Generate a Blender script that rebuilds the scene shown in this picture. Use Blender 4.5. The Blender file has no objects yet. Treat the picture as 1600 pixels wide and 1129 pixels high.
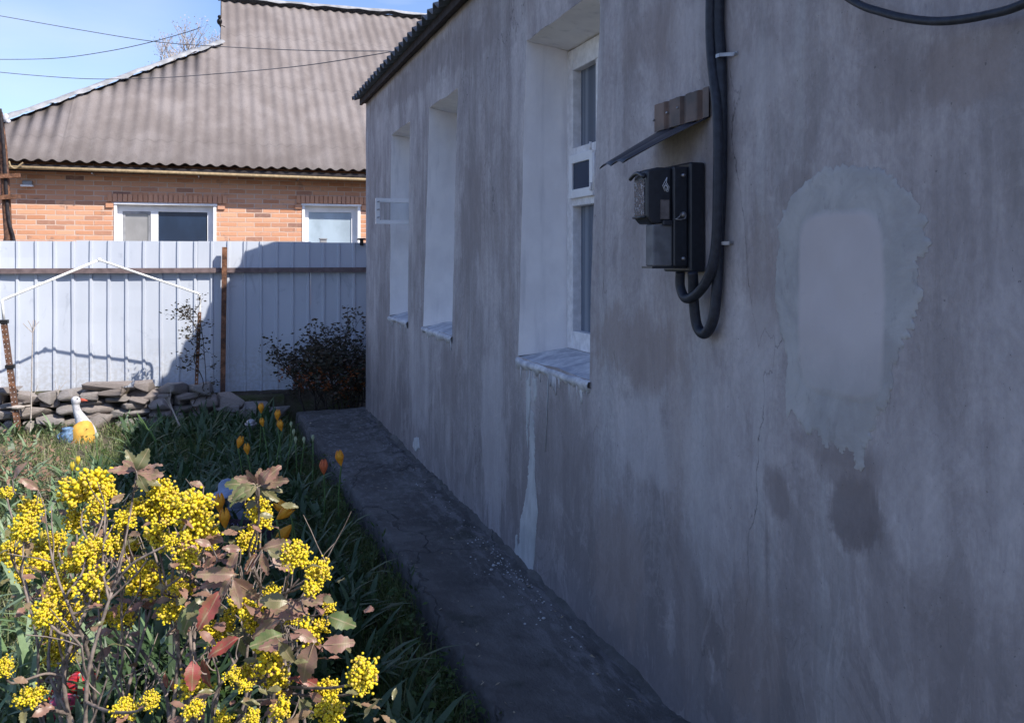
import bpy, math, random
from mathutils import Vector, Matrix, noise as mnoise
R = math.radians
sin, cos, pi = math.sin, math.cos, math.pi
sc = bpy.context.scene
# ---------------------------------------------------------------- camera, sky, sun, exposure
FP = 1400.0; CX = 800.0; HY = 404.0
TH = math.atan(469 / FP)
CAM = Vector((0, 0, 1.60))
cd = bpy.data.cameras.new('camera'); co = bpy.data.objects.new('camera', cd)
sc.collection.objects.link(co); sc.camera = co
co.location = CAM; co.rotation_euler = (pi / 2, 0, -TH)
cd.sensor_width = 36; cd.lens = FP / 1600 * 36; cd.shift_y = -(564.5 - HY) / 1600
cd.clip_start = 0.05; cd.clip_end = 4000
SUN = Vector((0.78, -1.0, 1.22))
SUN_EL = math.atan2(SUN.z, math.hypot(SUN.x, SUN.y)); SUN_AZ = math.atan2(SUN.x, SUN.y)
ld = bpy.data.lights.new('sun', 'SUN'); lo = bpy.data.objects.new('sun', ld); sc.collection.objects.link(lo)
ld.energy = 4.2; ld.angle = R(0.53); ld.color = (1.0, 0.94, 0.85)
lo.rotation_euler = (-SUN).to_track_quat('-Z', 'Y').to_euler(); lo.location = (6, -6, 9)
W = bpy.data.worlds.new('World'); sc.world = W; W.use_nodes = True
wn = W.node_tree.nodes; wl = W.node_tree.links
sky = wn.new('ShaderNodeTexSky'); sky.sky_type = 'NISHITA'; sky.sun_disc = False
sky.sun_elevation = SUN_EL; sky.sun_rotation = SUN_AZ; sky.air_density = 1.0; sky.dust_density = 0.6; sky.ozone_density = 1.6
wtc = wn.new('ShaderNodeTexCoord'); wmp = wn.new('ShaderNodeMapping'); wmp.inputs['Scale'].default_value = (1.2, 1.2, 4.5); wmp.inputs['Location'].default_value = (.35, .1, .62)
wnz = wn.new('ShaderNodeTexNoise'); wnz.inputs['Scale'].default_value = 2.2; wnz.inputs['Detail'].default_value = 7; wnz.inputs['Roughness'].default_value = 0.55
wrp = wn.new('ShaderNodeValToRGB'); wrp.color_ramp.elements[0].position = 0.53; wrp.color_ramp.elements[1].position = 0.86
wrp.color_ramp.elements[0].color = (0, 0, 0, 1); wrp.color_ramp.elements[1].color = (0.75, 0.75, 0.75, 1)
wmx = wn.new('ShaderNodeMix'); wmx.data_type = 'RGBA'; wmx.inputs[7].default_value = (4.6, 4.9, 5.6, 1)
wl.new(wtc.outputs['Generated'], wmp.inputs[0]); wl.new(wmp.outputs[0], wnz.inputs['Vector']); wl.new(wnz.outputs[0], wrp.inputs[0])
wdt = wn.new('ShaderNodeVectorMath'); wdt.operation = 'DOT_PRODUCT'; wdt.inputs[1].default_value = Vector((-0.19, 0.94, 0.29)).normalized()
wl.new(wtc.outputs['Generated'], wdt.inputs[0]); wmr = wn.new('ShaderNodeMapRange'); wmr.interpolation_type = 'SMOOTHSTEP'; wmr.inputs['From Min'].default_value = .976; wmr.inputs['From Max'].default_value = .9995; wmr.inputs['To Max'].default_value = .55
wl.new(wdt.outputs['Value'], wmr.inputs['Value']); wn2_ = wn.new('ShaderNodeTexNoise'); wn2_.inputs['Scale'].default_value = 5; wn2_.inputs['Detail'].default_value = 7; wmp2 = wn.new('ShaderNodeMapping'); wmp2.inputs['Scale'].default_value = (1, 1, 4)
wl.new(wtc.outputs['Generated'], wmp2.inputs[0]); wl.new(wmp2.outputs[0], wn2_.inputs['Vector'])
wm1 = wn.new('ShaderNodeMath'); wm1.operation = 'MULTIPLY'; wl.new(wmr.outputs[0], wm1.inputs[0]); wl.new(wn2_.outputs[0], wm1.inputs[1])
wm2 = wn.new('ShaderNodeMath'); wm2.operation = 'ADD'; wm2.use_clamp = True; wl.new(wm1.outputs[0], wm2.inputs[0]); wl.new(wrp.outputs[0], wm2.inputs[1])
wl.new(wm2.outputs[0], wmx.inputs[0]); wtn = wn.new('ShaderNodeMix'); wtn.data_type = 'RGBA'; wtn.blend_type = 'MULTIPLY'; wtn.inputs[0].default_value = 1; wtn.inputs[7].default_value = (.76, .80, .99, 1)
wl.new(sky.outputs[0], wtn.inputs[6]); wl.new(wtn.outputs[2], wmx.inputs[6]); wl.new(wmx.outputs[2], wn['Background'].inputs[0])
wn['Background'].inputs[1].default_value = 0.13
sc.view_settings.view_transform = 'Standard'; sc.view_settings.look = 'None'
sc.view_settings.exposure = 0.75; sc.view_settings.gamma = 1.0
sc.render.engine = 'CYCLES'
sc.cycles.max_bounces = 6; sc.cycles.diffuse_bounces = 4

# ---------------------------------------------------------------- pixel <-> world
FW = Vector((sin(TH), cos(TH), 0)); RT = Vector((cos(TH), -sin(TH), 0)); UP = Vector((0, 0, 1))
def ray(px, py): return FW + RT * ((px - CX) / FP) + UP * ((HY - py) / FP)
def onx(px, py, X): r = ray(px, py); return CAM + r * (X / r.x)
def ony(px, py, Y): r = ray(px, py); return CAM + r * (Y / r.y)
def onz(px, py, Z): r = ray(px, py); return CAM + r * ((Z - CAM.z) / r.z)
def ond(px, py, d): return CAM + ray(px, py) * d
WX = 1.39
def wall(px, py): p = onx(px, py, WX); return p.y, p.z

# ---------------------------------------------------------------- mesh helper
class G:
    def __init__(s): s.v = []; s.f = []; s.m = []
    def add(s, vs, fs, mi=0):
        b = len(s.v); s.v += [tuple(v) for v in vs]; s.f += [tuple(i + b for i in f) for f in fs]; s.m += [mi] * len(fs)
        return s
    def box(s, lo, hi, M=None, mi=0):
        x0, y0, z0 = lo; x1, y1, z1 = hi
        vs = [Vector(p) for p in ((x0,y0,z0),(x1,y0,z0),(x1,y1,z0),(x0,y1,z0),(x0,y0,z1),(x1,y0,z1),(x1,y1,z1),(x0,y1,z1))]
        if M: vs = [M @ v for v in vs]
        return s.add(vs, [(0,3,2,1),(4,5,6,7),(0,1,5,4),(1,2,6,5),(2,3,7,6),(3,0,4,7)], mi)
    def bar(s, a, b, w, h, mi=0):
        a = Vector(a); b = Vector(b); d = (b - a); L = d.length; q = d.to_track_quat('Y', 'Z').to_matrix().to_4x4()
        return s.box((-w/2, 0, -h/2), (w/2, L, h/2), Matrix.Translation(a) @ q, mi)
    def tube(s, pts, r, n=8, cap=True, flat=1.0, mi=0):
        pts = [Vector(p) for p in pts]; k = len(pts); rs = r if isinstance(r, (list, tuple)) else [r] * k
        vs = []; up = None
        for i, p in enumerate(pts):
            t = (pts[min(i+1, k-1)] - pts[max(i-1, 0)]); t = t.normalized() if t.length > 1e-9 else Vector((0,0,1))
            if up is None:
                up = Vector((0,0,1)) if abs(t.z) < .9 else Vector((1,0,0))
            x = up.cross(t); 
            if x.length < 1e-6: x = Vector((1,0,0)).cross(t)
            x.normalize(); y = t.cross(x); up = y
            for j in range(n):
                a = 2*pi*j/n; vs.append(p + x*cos(a)*rs[i]*flat + y*sin(a)*rs[i])
        fs = [(i*n+j, i*n+(j+1) % n, (i+1)*n+(j+1) % n, (i+1)*n+j) for i in range(k-1) for j in range(n)]
        if cap: fs += [tuple(range(n-1, -1, -1)), tuple((k-1)*n + j for j in range(n))]
        return s.add(vs, fs, mi)
    def sph(s, c, r, nu=10, nv=7, M=None, mi=0):
        c = Vector(c); rr = r if isinstance(r, (list, tuple)) else (r, r, r)
        vs = []
        for i in range(nv+1):
            t = pi*i/nv
            for j in range(nu):
                a = 2*pi*j/nu; p = Vector((rr[0]*sin(t)*cos(a), rr[1]*sin(t)*sin(a), rr[2]*cos(t)))
                if M: p = M @ p
                vs.append(c + p)
        fs = [(i*nu+j, (i+1)*nu+j, (i+1)*nu+(j+1) % nu, i*nu+(j+1) % nu) for i in range(nv) for j in range(nu)]
        return s.add(vs, fs, mi)
    def lathe(s, prof, n=16, o=(0,0,0), mi=0):
        o = Vector(o); vs = [o + Vector((r*cos(2*pi*j/n), r*sin(2*pi*j/n), z)) for r, z in prof for j in range(n)]
        k = len(prof)
        return s.add(vs, [(i*n+j, i*n+(j+1) % n, (i+1)*n+(j+1) % n, (i+1)*n+j) for i in range(k-1) for j in range(n)], mi)
    def mesh(s, name, mats, smooth=True):
        me = bpy.data.meshes.new(name); me.from_pydata(s.v, [], s.f)
        for m in (mats if isinstance(mats, (list, tuple)) else [mats]): me.materials.append(m)
        me.polygons.foreach_set('material_index', s.m)
        me.polygons.foreach_set('use_smooth', [smooth] * len(s.f)); me.update()
        return me
    def build(s, name, mats, parent=None, smooth=True, loc=None):
        o = bpy.data.objects.new(name, s.mesh(name, mats, smooth)); sc.collection.objects.link(o)
        if parent is not None: o.parent = parent
        if loc is not None: o.location = loc
        return o
def rel(g, o):                      # shift a world-space shape to an origin
    o = Vector(o); g.v = [tuple(Vector(v) - o) for v in g.v]; return g
def tag(o, label=None, cat=None, group=None, kind=None):
    if label: o['label'] = label
    if cat: o['category'] = cat
    if group: o['group'] = group
    if kind: o['kind'] = kind
    return o
def empty(name, loc=(0,0,0)):
    o = bpy.data.objects.new(name, None); sc.collection.objects.link(o); o.location = loc; o.empty_display_size = .1
    return o
def part(g, name, mats, root, smooth=True):    # world-space shape placed under a thing whose origin is root.location
    return rel(g, root.location).build(name, mats, root, smooth)
def sub(g, name, mats, root, parent, smooth=True):
    o = rel(g, root.location).build(name, mats, parent, smooth); return o
def bev(o, w=.004, seg=2):
    m = o.modifiers.new('bevel', 'BEVEL'); m.width = w; m.segments = seg; m.limit_method = 'ANGLE'; m.angle_limit = R(40); return o
def smooth_step(a, b, x):
    t = max(0, min(1, (x - a) / (b - a))); return t*t*(3-2*t)

# ---------------------------------------------------------------- material helper
class N:
    def __init__(s, name, rough=.8, metal=0., spec=.3):
        s.m = bpy.data.materials.new(name); s.m.use_nodes = True; s.t = s.m.node_tree; s.b = s.t.nodes['Principled BSDF']
        s.b.inputs['Roughness'].default_value = rough; s.b.inputs['Metallic'].default_value = metal
        s.b.inputs['Specular IOR Level'].default_value = spec; s.tc = None
    def n(s, ty): return s.t.nodes.new(ty)
    def l(s, a, b): s.t.links.new(a, b)
    def vec(s, scale=(1,1,1), loc=(0,0,0)):
        if not s.tc: s.tc = s.n('ShaderNodeTexCoord')
        mp = s.n('ShaderNodeMapping'); mp.inputs['Scale'].default_value = scale; mp.inputs['Location'].default_value = loc
        s.l(s.tc.outputs['Object'], mp.inputs[0]); return mp.outputs[0]
    def noise(s, scale=5, stretch=(1,1,1), detail=5, rough=.55, loc=(0,0,0), dist=0):
        t = s.n('ShaderNodeTexNoise'); t.inputs['Scale'].default_value = scale; t.inputs['Detail'].default_value = detail
        t.inputs['Roughness'].default_value = rough; t.inputs['Distortion'].default_value = dist
        s.l(s.vec(stretch, loc), t.inputs['Vector']); return t.outputs[0]
    def math(s, op, a, b=None, clamp=False):
        t = s.n('ShaderNodeMath'); t.operation = op; t.use_clamp = clamp
        for i, x in enumerate((a, b)):
            if x is None: continue
            if isinstance(x, (int, float)): t.inputs[i].default_value = x
            else: s.l(x, t.inputs[i])
        return t.outputs[0]
    def step(s, x, a, b, lo=0., hi=1.):
        t = s.n('ShaderNodeMapRange'); t.interpolation_type = 'SMOOTHSTEP'
        t.inputs['From Min'].default_value = a; t.inputs['From Max'].default_value = b
        t.inputs['To Min'].default_value = lo; t.inputs['To Max'].default_value = hi
        s.l(x, t.inputs['Value']); return t.outputs[0]
    def mix(s, f, a, b, mode='MIX'):
        t = s.n('ShaderNodeMix'); t.data_type = 'RGBA'; t.blend_type = mode
        for i, x in ((0, f), (6, a), (7, b)):
            if isinstance(x, (int, float)): t.inputs[i].default_value = x
            elif isinstance(x, tuple): t.inputs[i].default_value = (*x[:3], 1)
            else: s.l(x, t.inputs[i])
        return t.outputs[2]
    def xyz(s):
        if not s.tc: s.tc = s.n('ShaderNodeTexCoord')
        t = s.n('ShaderNodeSeparateXYZ'); s.l(s.tc.outputs['Object'], t.inputs[0]); return t.outputs
    def island(s): return s.n('ShaderNodeNewGeometry').outputs['Random Per Island']
    def objrand(s): return s.n('ShaderNodeObjectInfo').outputs['Random']
    def ramp(s, f, cols):
        t = s.n('ShaderNodeValToRGB'); e = t.color_ramp.elements
        while len(e) < len(cols): e.new(.5)
        for i, (p, c) in enumerate(cols): e[i].position = p; e[i].color = (*c, 1)
        s.l(f, t.inputs[0]); return t.outputs[0]
    def col(s, c):
        if isinstance(c, tuple): s.b.inputs['Base Color'].default_value = (*c[:3], 1)
        else: s.l(c, s.b.inputs['Base Color'])
        return s
    def rough(s, x): s.l(x, s.b.inputs['Roughness']); return s
    def bump(s, h, strength=.3, dist=.01):
        t = s.n('ShaderNodeBump'); t.inputs['Strength'].default_value = strength; t.inputs['Distance'].default_value = dist
        s.l(h, t.inputs['Height']); s.l(t.outputs[0], s.b.inputs['Normal']); return s
def simple(name, c, rough=.7, metal=0., var=.25, sc_=20, bump=.15, spec=.3, c2=None):
    n = N(name, rough, metal, spec); f = n.noise(sc_)
    a = tuple(x*(1-var) for x in c); b = c2 or tuple(min(1, x*(1+var)) for x in c)
    n.col(n.mix(n.step(f, .3, .7), a, b)); n.bump(f, bump, .003); return n.m
def leafmat(name, cols, rough=.55, trans=.25, spec=.35, objr=False):
    n = N(name, rough, 0, spec); r = n.objrand() if objr else n.island(); f = n.noise(60, detail=3)
    k = len(cols); c = n.ramp(r, [(i/(k-1) if k > 1 else 0, x) for i, x in enumerate(cols)] if k > 1 else [(0, cols[0]), (1, cols[0])])
    c = n.mix(n.step(f, .35, .65, 0, .35), c, n.mix(1.0, c, (.55, .55, .55), 'MULTIPLY'))
    if objr:
        xx = n.xyz(); v_ = n.step(n.math('ABSOLUTE', xx[0]), .028, .008); o2 = n.noise(2.6, detail=4, rough=.6); c = n.mix(n.step(o2, .45, .62, 0, .6), c, (.19, .17, .075)); c = n.mix(n.math('MULTIPLY', v_, .5), c, (.42, .32, .2))
        wv = n.n('ShaderNodeTexWave'); wv.inputs['Scale'].default_value = 4.5; wv.inputs['Distortion'].default_value = 1.5; wv.bands_direction = 'Y'; n.l(n.vec(), wv.inputs['Vector']); n.bump(n.math('ADD', n.math('MULTIPLY', wv.outputs['Fac'], .3), o2), .12, .0015)
    n.col(c)
    if trans:
        tr = n.n('ShaderNodeBsdfTranslucent'); mx = n.n('ShaderNodeMixShader'); mx.inputs[0].default_value = trans
        n.l(c, tr.inputs[0]); n.l(n.b.outputs[0], mx.inputs[1]); n.l(tr.outputs[0], mx.inputs[2])
        out = [x for x in n.t.nodes if x.type == 'OUTPUT_MATERIAL'][0]; n.l(mx.outputs[0], out.inputs[0])
    return n.m

# ================================================================= MATERIALS
def make_wall_mat():
    n = N('grey_cement_render', .88, 0, .25)
    x = n.xyz(); z = x[2]; y = x[1]
    s1 = n.noise(1.0, (1, 3.2, .40), 6, .6, dist=.5); s2 = n.noise(1.0, (1, 8.5, .8), 6, .68, loc=(3, 5, 1), dist=.6)
    b1 = n.noise(1.5, (1, 1, .8), 7, .6, loc=(7, 1, 2)); b2 = n.noise(3.6, (1, 1.3, .75), 9, .72, loc=(1, 9, 4), dist=.9)
    fine = n.noise(60, (1, 1, .8), 5, .65); grain = n.noise(210, (1, 1, 1), 2)
    v = n.math('ADD', n.math('MULTIPLY', s1, .26), n.math('MULTIPLY', s2, .17))
    v = n.math('ADD', v, n.math('MULTIPLY', b1, .30)); v = n.math('ADD', v, n.math('MULTIPLY', b2, .27))
    c = n.ramp(n.step(v, .40, .60), [(0, (.225, .22, .225)), (.35, (.275, .268, .276)), (.65, (.34, .335, .345)), (1, (.43, .428, .435))])
    br = n.math('MULTIPLY', n.step(n.noise(1.0, (1, 2.1, .75), 7, .62, loc=(2, 4, 8), dist=.9), .52, .68), .36)
    c = n.mix(br, c, (.215, .186, .175))
    pr = n.math('MULTIPLY', n.step(n.noise(1.0, (1, 5.5, .30), 6, .6, loc=(5, 2, 9), dist=.4), .54, .68), .42)
    c = n.mix(pr, c, (.40, .42, .43))
    dr = n.math('MULTIPLY', n.step(n.noise(1.0, (1, 11, .50), 6, .62, loc=(15, 2, 3), dist=.5), .57, .70), .32)
    c = n.mix(dr, c, (.15, .145, .148))
    dz = n.math('ADD', z, n.math('MULTIPLY', n.noise(1.0, (1, 3.6, .9), 7, .65, loc=(4, 4, 4)), -1.0))
    dm = n.step(dz, .55, -.28)
    c = n.mix(n.math('MULTIPLY', dm, .62), c, (.10, .094, .097))
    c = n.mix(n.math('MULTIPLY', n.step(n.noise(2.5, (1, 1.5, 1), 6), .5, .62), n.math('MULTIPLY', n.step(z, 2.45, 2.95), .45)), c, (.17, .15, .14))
    # trowel drags with crisp edges
    t1 = n.noise(1.0, (1, 3.4, 2.6), 10, .72, loc=(11, 3, 5), dist=1.1); t2 = n.noise(1.0, (1, 9, 3.0), 10, .74, loc=(1, 13, 5), dist=.8)
    c = n.mix(n.step(t1, .515, .555, 0, .15), c, (.42, .415, .42)); c = n.mix(n.step(t1, .455, .42, 0, .17), c, (.16, .152, .155))
    c = n.mix(n.step(t2, .555, .585, 0, .18), c, (.43, .43, .44)); c = n.mix(n.step(t2, .42, .39, 0, .18), c, (.15, .142, .145))
    # hairline cracks
    vo = n.n('ShaderNodeTexVoronoi'); vo.feature = 'DISTANCE_TO_EDGE'; vo.inputs['Scale'].default_value = 1.15
    mp = n.vec((1, 1.5, .55)); ad = n.n('ShaderNodeVectorMath'); ad.operation = 'ADD'
    nz = n.n('ShaderNodeTexNoise'); nz.inputs['Scale'].default_value = 5; nz.inputs['Detail'].default_value = 6; n.l(mp, nz.inputs['Vector'])
    sv = n.n('ShaderNodeVectorMath'); sv.operation = 'SCALE'; sv.inputs['Scale'].default_value = .35; n.l(nz.outputs['Color'], sv.inputs[0])
    n.l(mp, ad.inputs[0]); n.l(sv.outputs[0], ad.inputs[1]); n.l(ad.outputs[0], vo.inputs['Vector'])
    ck = n.math('MULTIPLY', n.step(vo.outputs['Distance'], .0035, .0, 0, 1), n.step(n.noise(1.7, detail=3, loc=(8, 8, 8)), .50, .58))
    c = n.mix(n.math('MULTIPLY', ck, .75), c, (.07, .068, .07))
    c = n.mix(n.step(fine, .35, .7, 0, .22), c, (.12, .12, .125))
    c = n.mix(n.step(n.noise(8, (1, 1, .5), 6, .7, loc=(2, 2, 6)), .6, .72, 0, .35), c, (.42, .43, .44))
    # stains and washed-out areas where the photograph has them: (px, py, rx, ry, colour, strength)
    cv = n.n('ShaderNodeCombineXYZ'); n.l(y, cv.inputs[1]); n.l(z, cv.inputs[2])
    wn1 = n.math('SUBTRACT', n.noise(1.0, (1, 5, 3.2), 8, .7, loc=(1, 3, 7), dist=.5), .5); wn2 = n.math('SUBTRACT', n.noise(1.0, (1, 11, 1.6), 7, .68, loc=(6, 3, 7), dist=.6), .5)
    DK = (.115, .105, .108); BR = (.215, .190, .180); PL = (.40, .405, .42); MD = (.17, .158, .16)
    for (px, py, rx, ry, cc, st_) in ((1340,800,52,62,DK,.85),(1325,735,60,45,MD,.8),(1215,765,24,55,MD,.8),(1300,700,90,30,MD,.5),(1500,110,70,60,BR,.6),(1395,130,70,75,MD,.55),(990,545,75,70,BR,.75),(1010,690,60,75,PL,.5),(1190,430,34,110,BR,.55),(1140,330,30,60,PL,.35),
        (770,690,20,170,PL,.5),(735,330,22,110,MD,.6),(655,600,20,80,PL,.35),(700,590,16,60,MD,.6),(965,890,45,110,BR,.6),(1060,560,22,300,BR,.35),(1120,760,60,200,PL,.30),(1170,1000,50,120,BR,.5),(1075,960,18,130,MD,.6),(1480,420,60,240,MD,.30),(1580,600,50,330,PL,.22),(1420,760,60,150,PL,.25),(880,700,50,80,MD,.5),(650,120,70,28,MD,.6),(740,70,60,30,MD,.45),(1090,40,50,60,PL,.4),(1180,130,50,60,PL,.35),(1010,60,60,50,BR,.35),(600,520,10,200,MD,.4),(1450,1000,90,120,MD,.35),(1180,560,40,120,PL,.4),(1240,300,30,40,MD,.5)):
        cyy, czz = wall(px, py); ry_ = abs(wall(px-rx, py)[0]-wall(px+rx, py)[0])/2; rz_ = abs(wall(px, py-ry)[1]-wall(px, py+ry)[1])/2
        a_ = n.math('DIVIDE', n.math('ADD', y, 5.0-cyy), ry_); b_ = n.math('DIVIDE', n.math('ADD', z, .1-czz), rz_)
        d_ = n.math('SQRT', n.math('ADD', n.math('MULTIPLY', a_, a_), n.math('MULTIPLY', b_, b_)))
        d_ = n.math('ADD', d_, n.math('ADD', n.math('MULTIPLY', wn1, 1.9), n.math('MULTIPLY', wn2, 1.5)))
        c = n.mix(n.step(d_, 1.08, .66, 0, st_*.85), c, cc)
    c = n.mix(1.0, c, (1.24, 1.17, 1.18), 'MULTIPLY')
    pit = n.step(n.noise(95, detail=2, loc=(3, 3, 3)), .70, .76, 0, .6); c = n.mix(pit, c, (.09, .085, .09))
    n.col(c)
    h = n.math('ADD', n.math('MULTIPLY', t2, .9), n.math('MULTIPLY', b2, 1.0)); h = n.math('ADD', h, n.math('MULTIPLY', fine, .26))
    h = n.math('ADD', h, n.math('MULTIPLY', grain, .09)); h = n.math('SUBTRACT', h, n.math('MULTIPLY', ck, .15))
    n.bump(h, .55, .012)
    return n.m
M = {}
M['wall'] = make_wall_mat()
def mk(fn): M[fn.__name__] = fn(); return fn
@mk
def whitewash():
    n = N('whitewash', .85); a = n.noise(6, (1, 1, .7), 6, .6); b = n.noise(45, detail=4); s = n.noise(1, (14, 14, 1.2), 5)
    c = n.mix(n.step(a, .35, .7), (.78, .76, .775), (.88, .86, .865)); c = n.mix(n.step(s, .55, .75, 0, .4), c, (.42, .42, .46))
    n.col(c); n.bump(n.math('ADD', a, n.math('MULTIPLY', b, .25)), .6, .01); return n.m
@mk
def sillpaint():
    n = N('worn_white_sill', .85); a = n.noise(14, (1, 1, 1), 6, .65); b = n.noise(60, detail=4)
    n.col(n.mix(n.step(a, .3, .75), (.36, .37, .42), (.70, .70, .72))); n.bump(n.math('ADD', a, n.math('MULTIPLY', b, .3)), .5, .006); return n.m
@mk
def lime():
    n = N('pale_lime_plaster', .9); a = n.noise(9, (1, 2, .8), 6, .6); b = n.noise(90, detail=3); m = n.noise(2.5, detail=4)
    c = n.mix(n.step(a, .35, .65), (.40, .405, .42), (.52, .53, .54)); c = n.mix(n.step(m, .4, .65, 0, .4), c, (.30, .32, .33))
    n.col(c); n.bump(n.math('ADD', a, n.math('MULTIPLY', b, .2)), .8, .008); return n.m
PCY = (wall(1246, 470)[0]+wall(1384, 470)[0])/2; PHY = (wall(1246, 470)[0]-wall(1384, 470)[0])/2; PZ1 = wall(1315, 329)[1]; PZ0 = wall(1315, 622)[1]
@mk
def patch_outer():
    n = N('green_grey_filler', .9); x = n.xyz(); a = n.noise(7, (1, 1, 1), 7, .65, dist=.5); b = n.noise(60, detail=4); m = n.noise(22, (1, 1.2, .6), 6, .7, loc=(4, 4, 4))
    c = n.ramp(n.step(a, .3, .7), [(0, (.325, .325, .337)), (.5, (.375, .372, .383)), (1, (.43, .425, .435))])
    c = n.mix(n.step(m, .55, .68, 0, .5), c, (.23, .225, .235)); c = n.mix(n.step(n.noise(3.4, detail=7, rough=.7, loc=(7, 5, 5)), .48, .62, 0, .55), c, (.30, .29, .30))
    wob = n.math('MULTIPLY', n.math('SUBTRACT', n.noise(11, detail=6, rough=.7, loc=(9, 9, 9)), .5), .35)
    dy = n.math('DIVIDE', n.math('ADD', x[1], 5.0-PCY), PHY); dz = n.math('DIVIDE', n.math('ADD', x[2], .1-(PZ0+PZ1)/2), (PZ1-PZ0)/2)
    e = n.math('ADD', n.math('ADD', n.math('POWER', n.math('ABSOLUTE', dy), 5), n.math('POWER', n.math('ABSOLUTE', dz), 6)), wob)
    k = n.step(e, 1.15, .60); low = n.step(x[2], PZ0-.18, PZ0+.10); kk = n.math('MULTIPLY', k, n.math('ADD', .05, n.math('MULTIPLY', low, .9)))
    ic = n.mix(n.step(n.noise(3.5, detail=6), .3, .7), (.46, .425, .44), (.52, .485, .50)); ic = n.mix(n.step(n.noise(28, detail=5, rough=.65), .6, .75, 0, .25), ic, (.3, .29, .31))
    n.col(n.mix(kk, c, ic)); h = n.math('ADD', n.math('MULTIPLY', n.math('SUBTRACT', 1, k), n.math('ADD', a, n.math('MULTIPLY', b, .2))), n.math('MULTIPLY', k, 1.0))
    n.bump(h, .55, .010); return n.m
@mk
def concrete():
    n = N('old_concrete', .92, 0, .2); x = n.xyz()
    a = n.noise(2.2, (1, 1, 1), 8, .65, dist=.6); b = n.noise(24, (1.4, .7, 1), 7, .7); f = n.noise(120, detail=3); w = n.noise(1, (22, 5, 1), 6, .65, dist=.4)
    c = n.ramp(n.step(a, .3, .7), [(0, (.072, .069, .068)), (.5, (.10, .096, .094)), (1, (.14, .135, .132))])
    far = n.step(x[1], 3.5, 7.5)
    c = n.mix(n.math('MULTIPLY', n.step(b, .50, .64), n.math('ADD', .14, n.math('MULTIPLY', far, .42))), c, (.24, .24, .25))
    nw = n.math('MULTIPLY', n.step(x[0], 1.02, 1.32), n.step(w, .48, .6))
    c = n.mix(n.math('MULTIPLY', nw, .4), c, (.27, .26, .27))
    c = n.mix(n.step(n.noise(5, detail=6, loc=(3, 1, 1)), .56, .68, 0, .5), c, (.035, .04, .03))
    vo = n.n('ShaderNodeTexVoronoi'); vo.feature = 'DISTANCE_TO_EDGE'; vo.inputs['Scale'].default_value = .75; nn = n.n('ShaderNodeTexNoise'); nn.inputs['Scale'].default_value = 4; nn.inputs['Detail'].default_value = 6
    vv = n.vec((1, .8, 1)); n.l(vv, nn.inputs['Vector']); sv = n.n('ShaderNodeVectorMath'); sv.operation = 'SCALE'; sv.inputs['Scale'].default_value = .4; n.l(nn.outputs['Color'], sv.inputs[0]); ad = n.n('ShaderNodeVectorMath'); n.l(vv, ad.inputs[0]); n.l(sv.outputs[0], ad.inputs[1]); n.l(ad.outputs[0], vo.inputs['Vector'])
    ck = n.step(vo.outputs['Distance'], .006, .001); c = n.mix(n.math('MULTIPLY', ck, .45), c, (.02, .02, .02))
    n.col(c); h = n.math('ADD', n.math('MULTIPLY', a, .6), n.math('MULTIPLY', b, .45)); h = n.math('SUBTRACT', h, n.math('MULTIPLY', ck, .3)); n.bump(n.math('ADD', h, n.math('MULTIPLY', f, .15)), 1.0, .02); return n.m
@mk
def soil():
    n = N('garden_soil', .95, 0, .15); x_ = n.xyz(); a = n.noise(3, detail=8, rough=.65); b = n.noise(30, detail=6, rough=.7)
    c = n.ramp(n.step(a, .3, .7), [(0, (.06, .048, .037)), (.5, (.11, .09, .068)), (1, (.17, .145, .115))])
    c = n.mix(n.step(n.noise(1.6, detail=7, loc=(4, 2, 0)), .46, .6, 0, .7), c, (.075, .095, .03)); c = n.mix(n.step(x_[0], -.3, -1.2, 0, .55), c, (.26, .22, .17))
    c = n.mix(n.step(b, .55, .7, 0, .6), c, (.23, .2, .16))
    n.col(c); n.bump(n.math('ADD', a, b), 1., .03); return n.m
@mk
def fence():
    n = N('pale_blue_sheet', .6, 0., .2); x = n.xyz(); a = n.noise(1.2, (1, 1, .35), 7, .6); b = n.noise(1, (16, 1, 1.2), 6, .6); f = n.noise(30, detail=5)
    c = n.mix(n.step(a, .3, .7), (.445, .48, .55), (.525, .56, .625)); c = n.mix(n.step(b, .55, .75, 0, .35), c, (.39, .43, .5))
    st = n.step(n.noise(1.0, (5, 1, 2.2), 7, .7, loc=(2.5, 0, 3), dist=1.2), .58, .66, 0, .32); c = n.mix(st, c, (.27, .3, .36))
    low = n.math('MULTIPLY', n.step(x[2], .62, .22), n.step(f, .35, .65)); c = n.mix(n.math('MULTIPLY', low, .45), c, (.34, .33, .31))
    n.col(c); n.bump(n.math('ADD', a, n.math('MULTIPLY', f, .1)), .25, .01); return n.m
@mk
def rust():
    n = N('rusty_steel', .8, .2); a = n.noise(18, detail=7, rough=.7); b = n.noise(3, detail=5)
    c = n.ramp(n.step(a, .3, .7), [(0, (.055, .03, .022)), (.5, (.16, .075, .042)), (1, (.3, .15, .09))]); c = n.mix(n.step(b, .45, .65, 0, .5), c, (.10, .075, .07))
    n.col(c); n.bump(a, .5, .004); return n.m
@mk
def brown_rail():
    return simple('brown_grey_rail', (.16, .12, .12), .6, .2)
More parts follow.
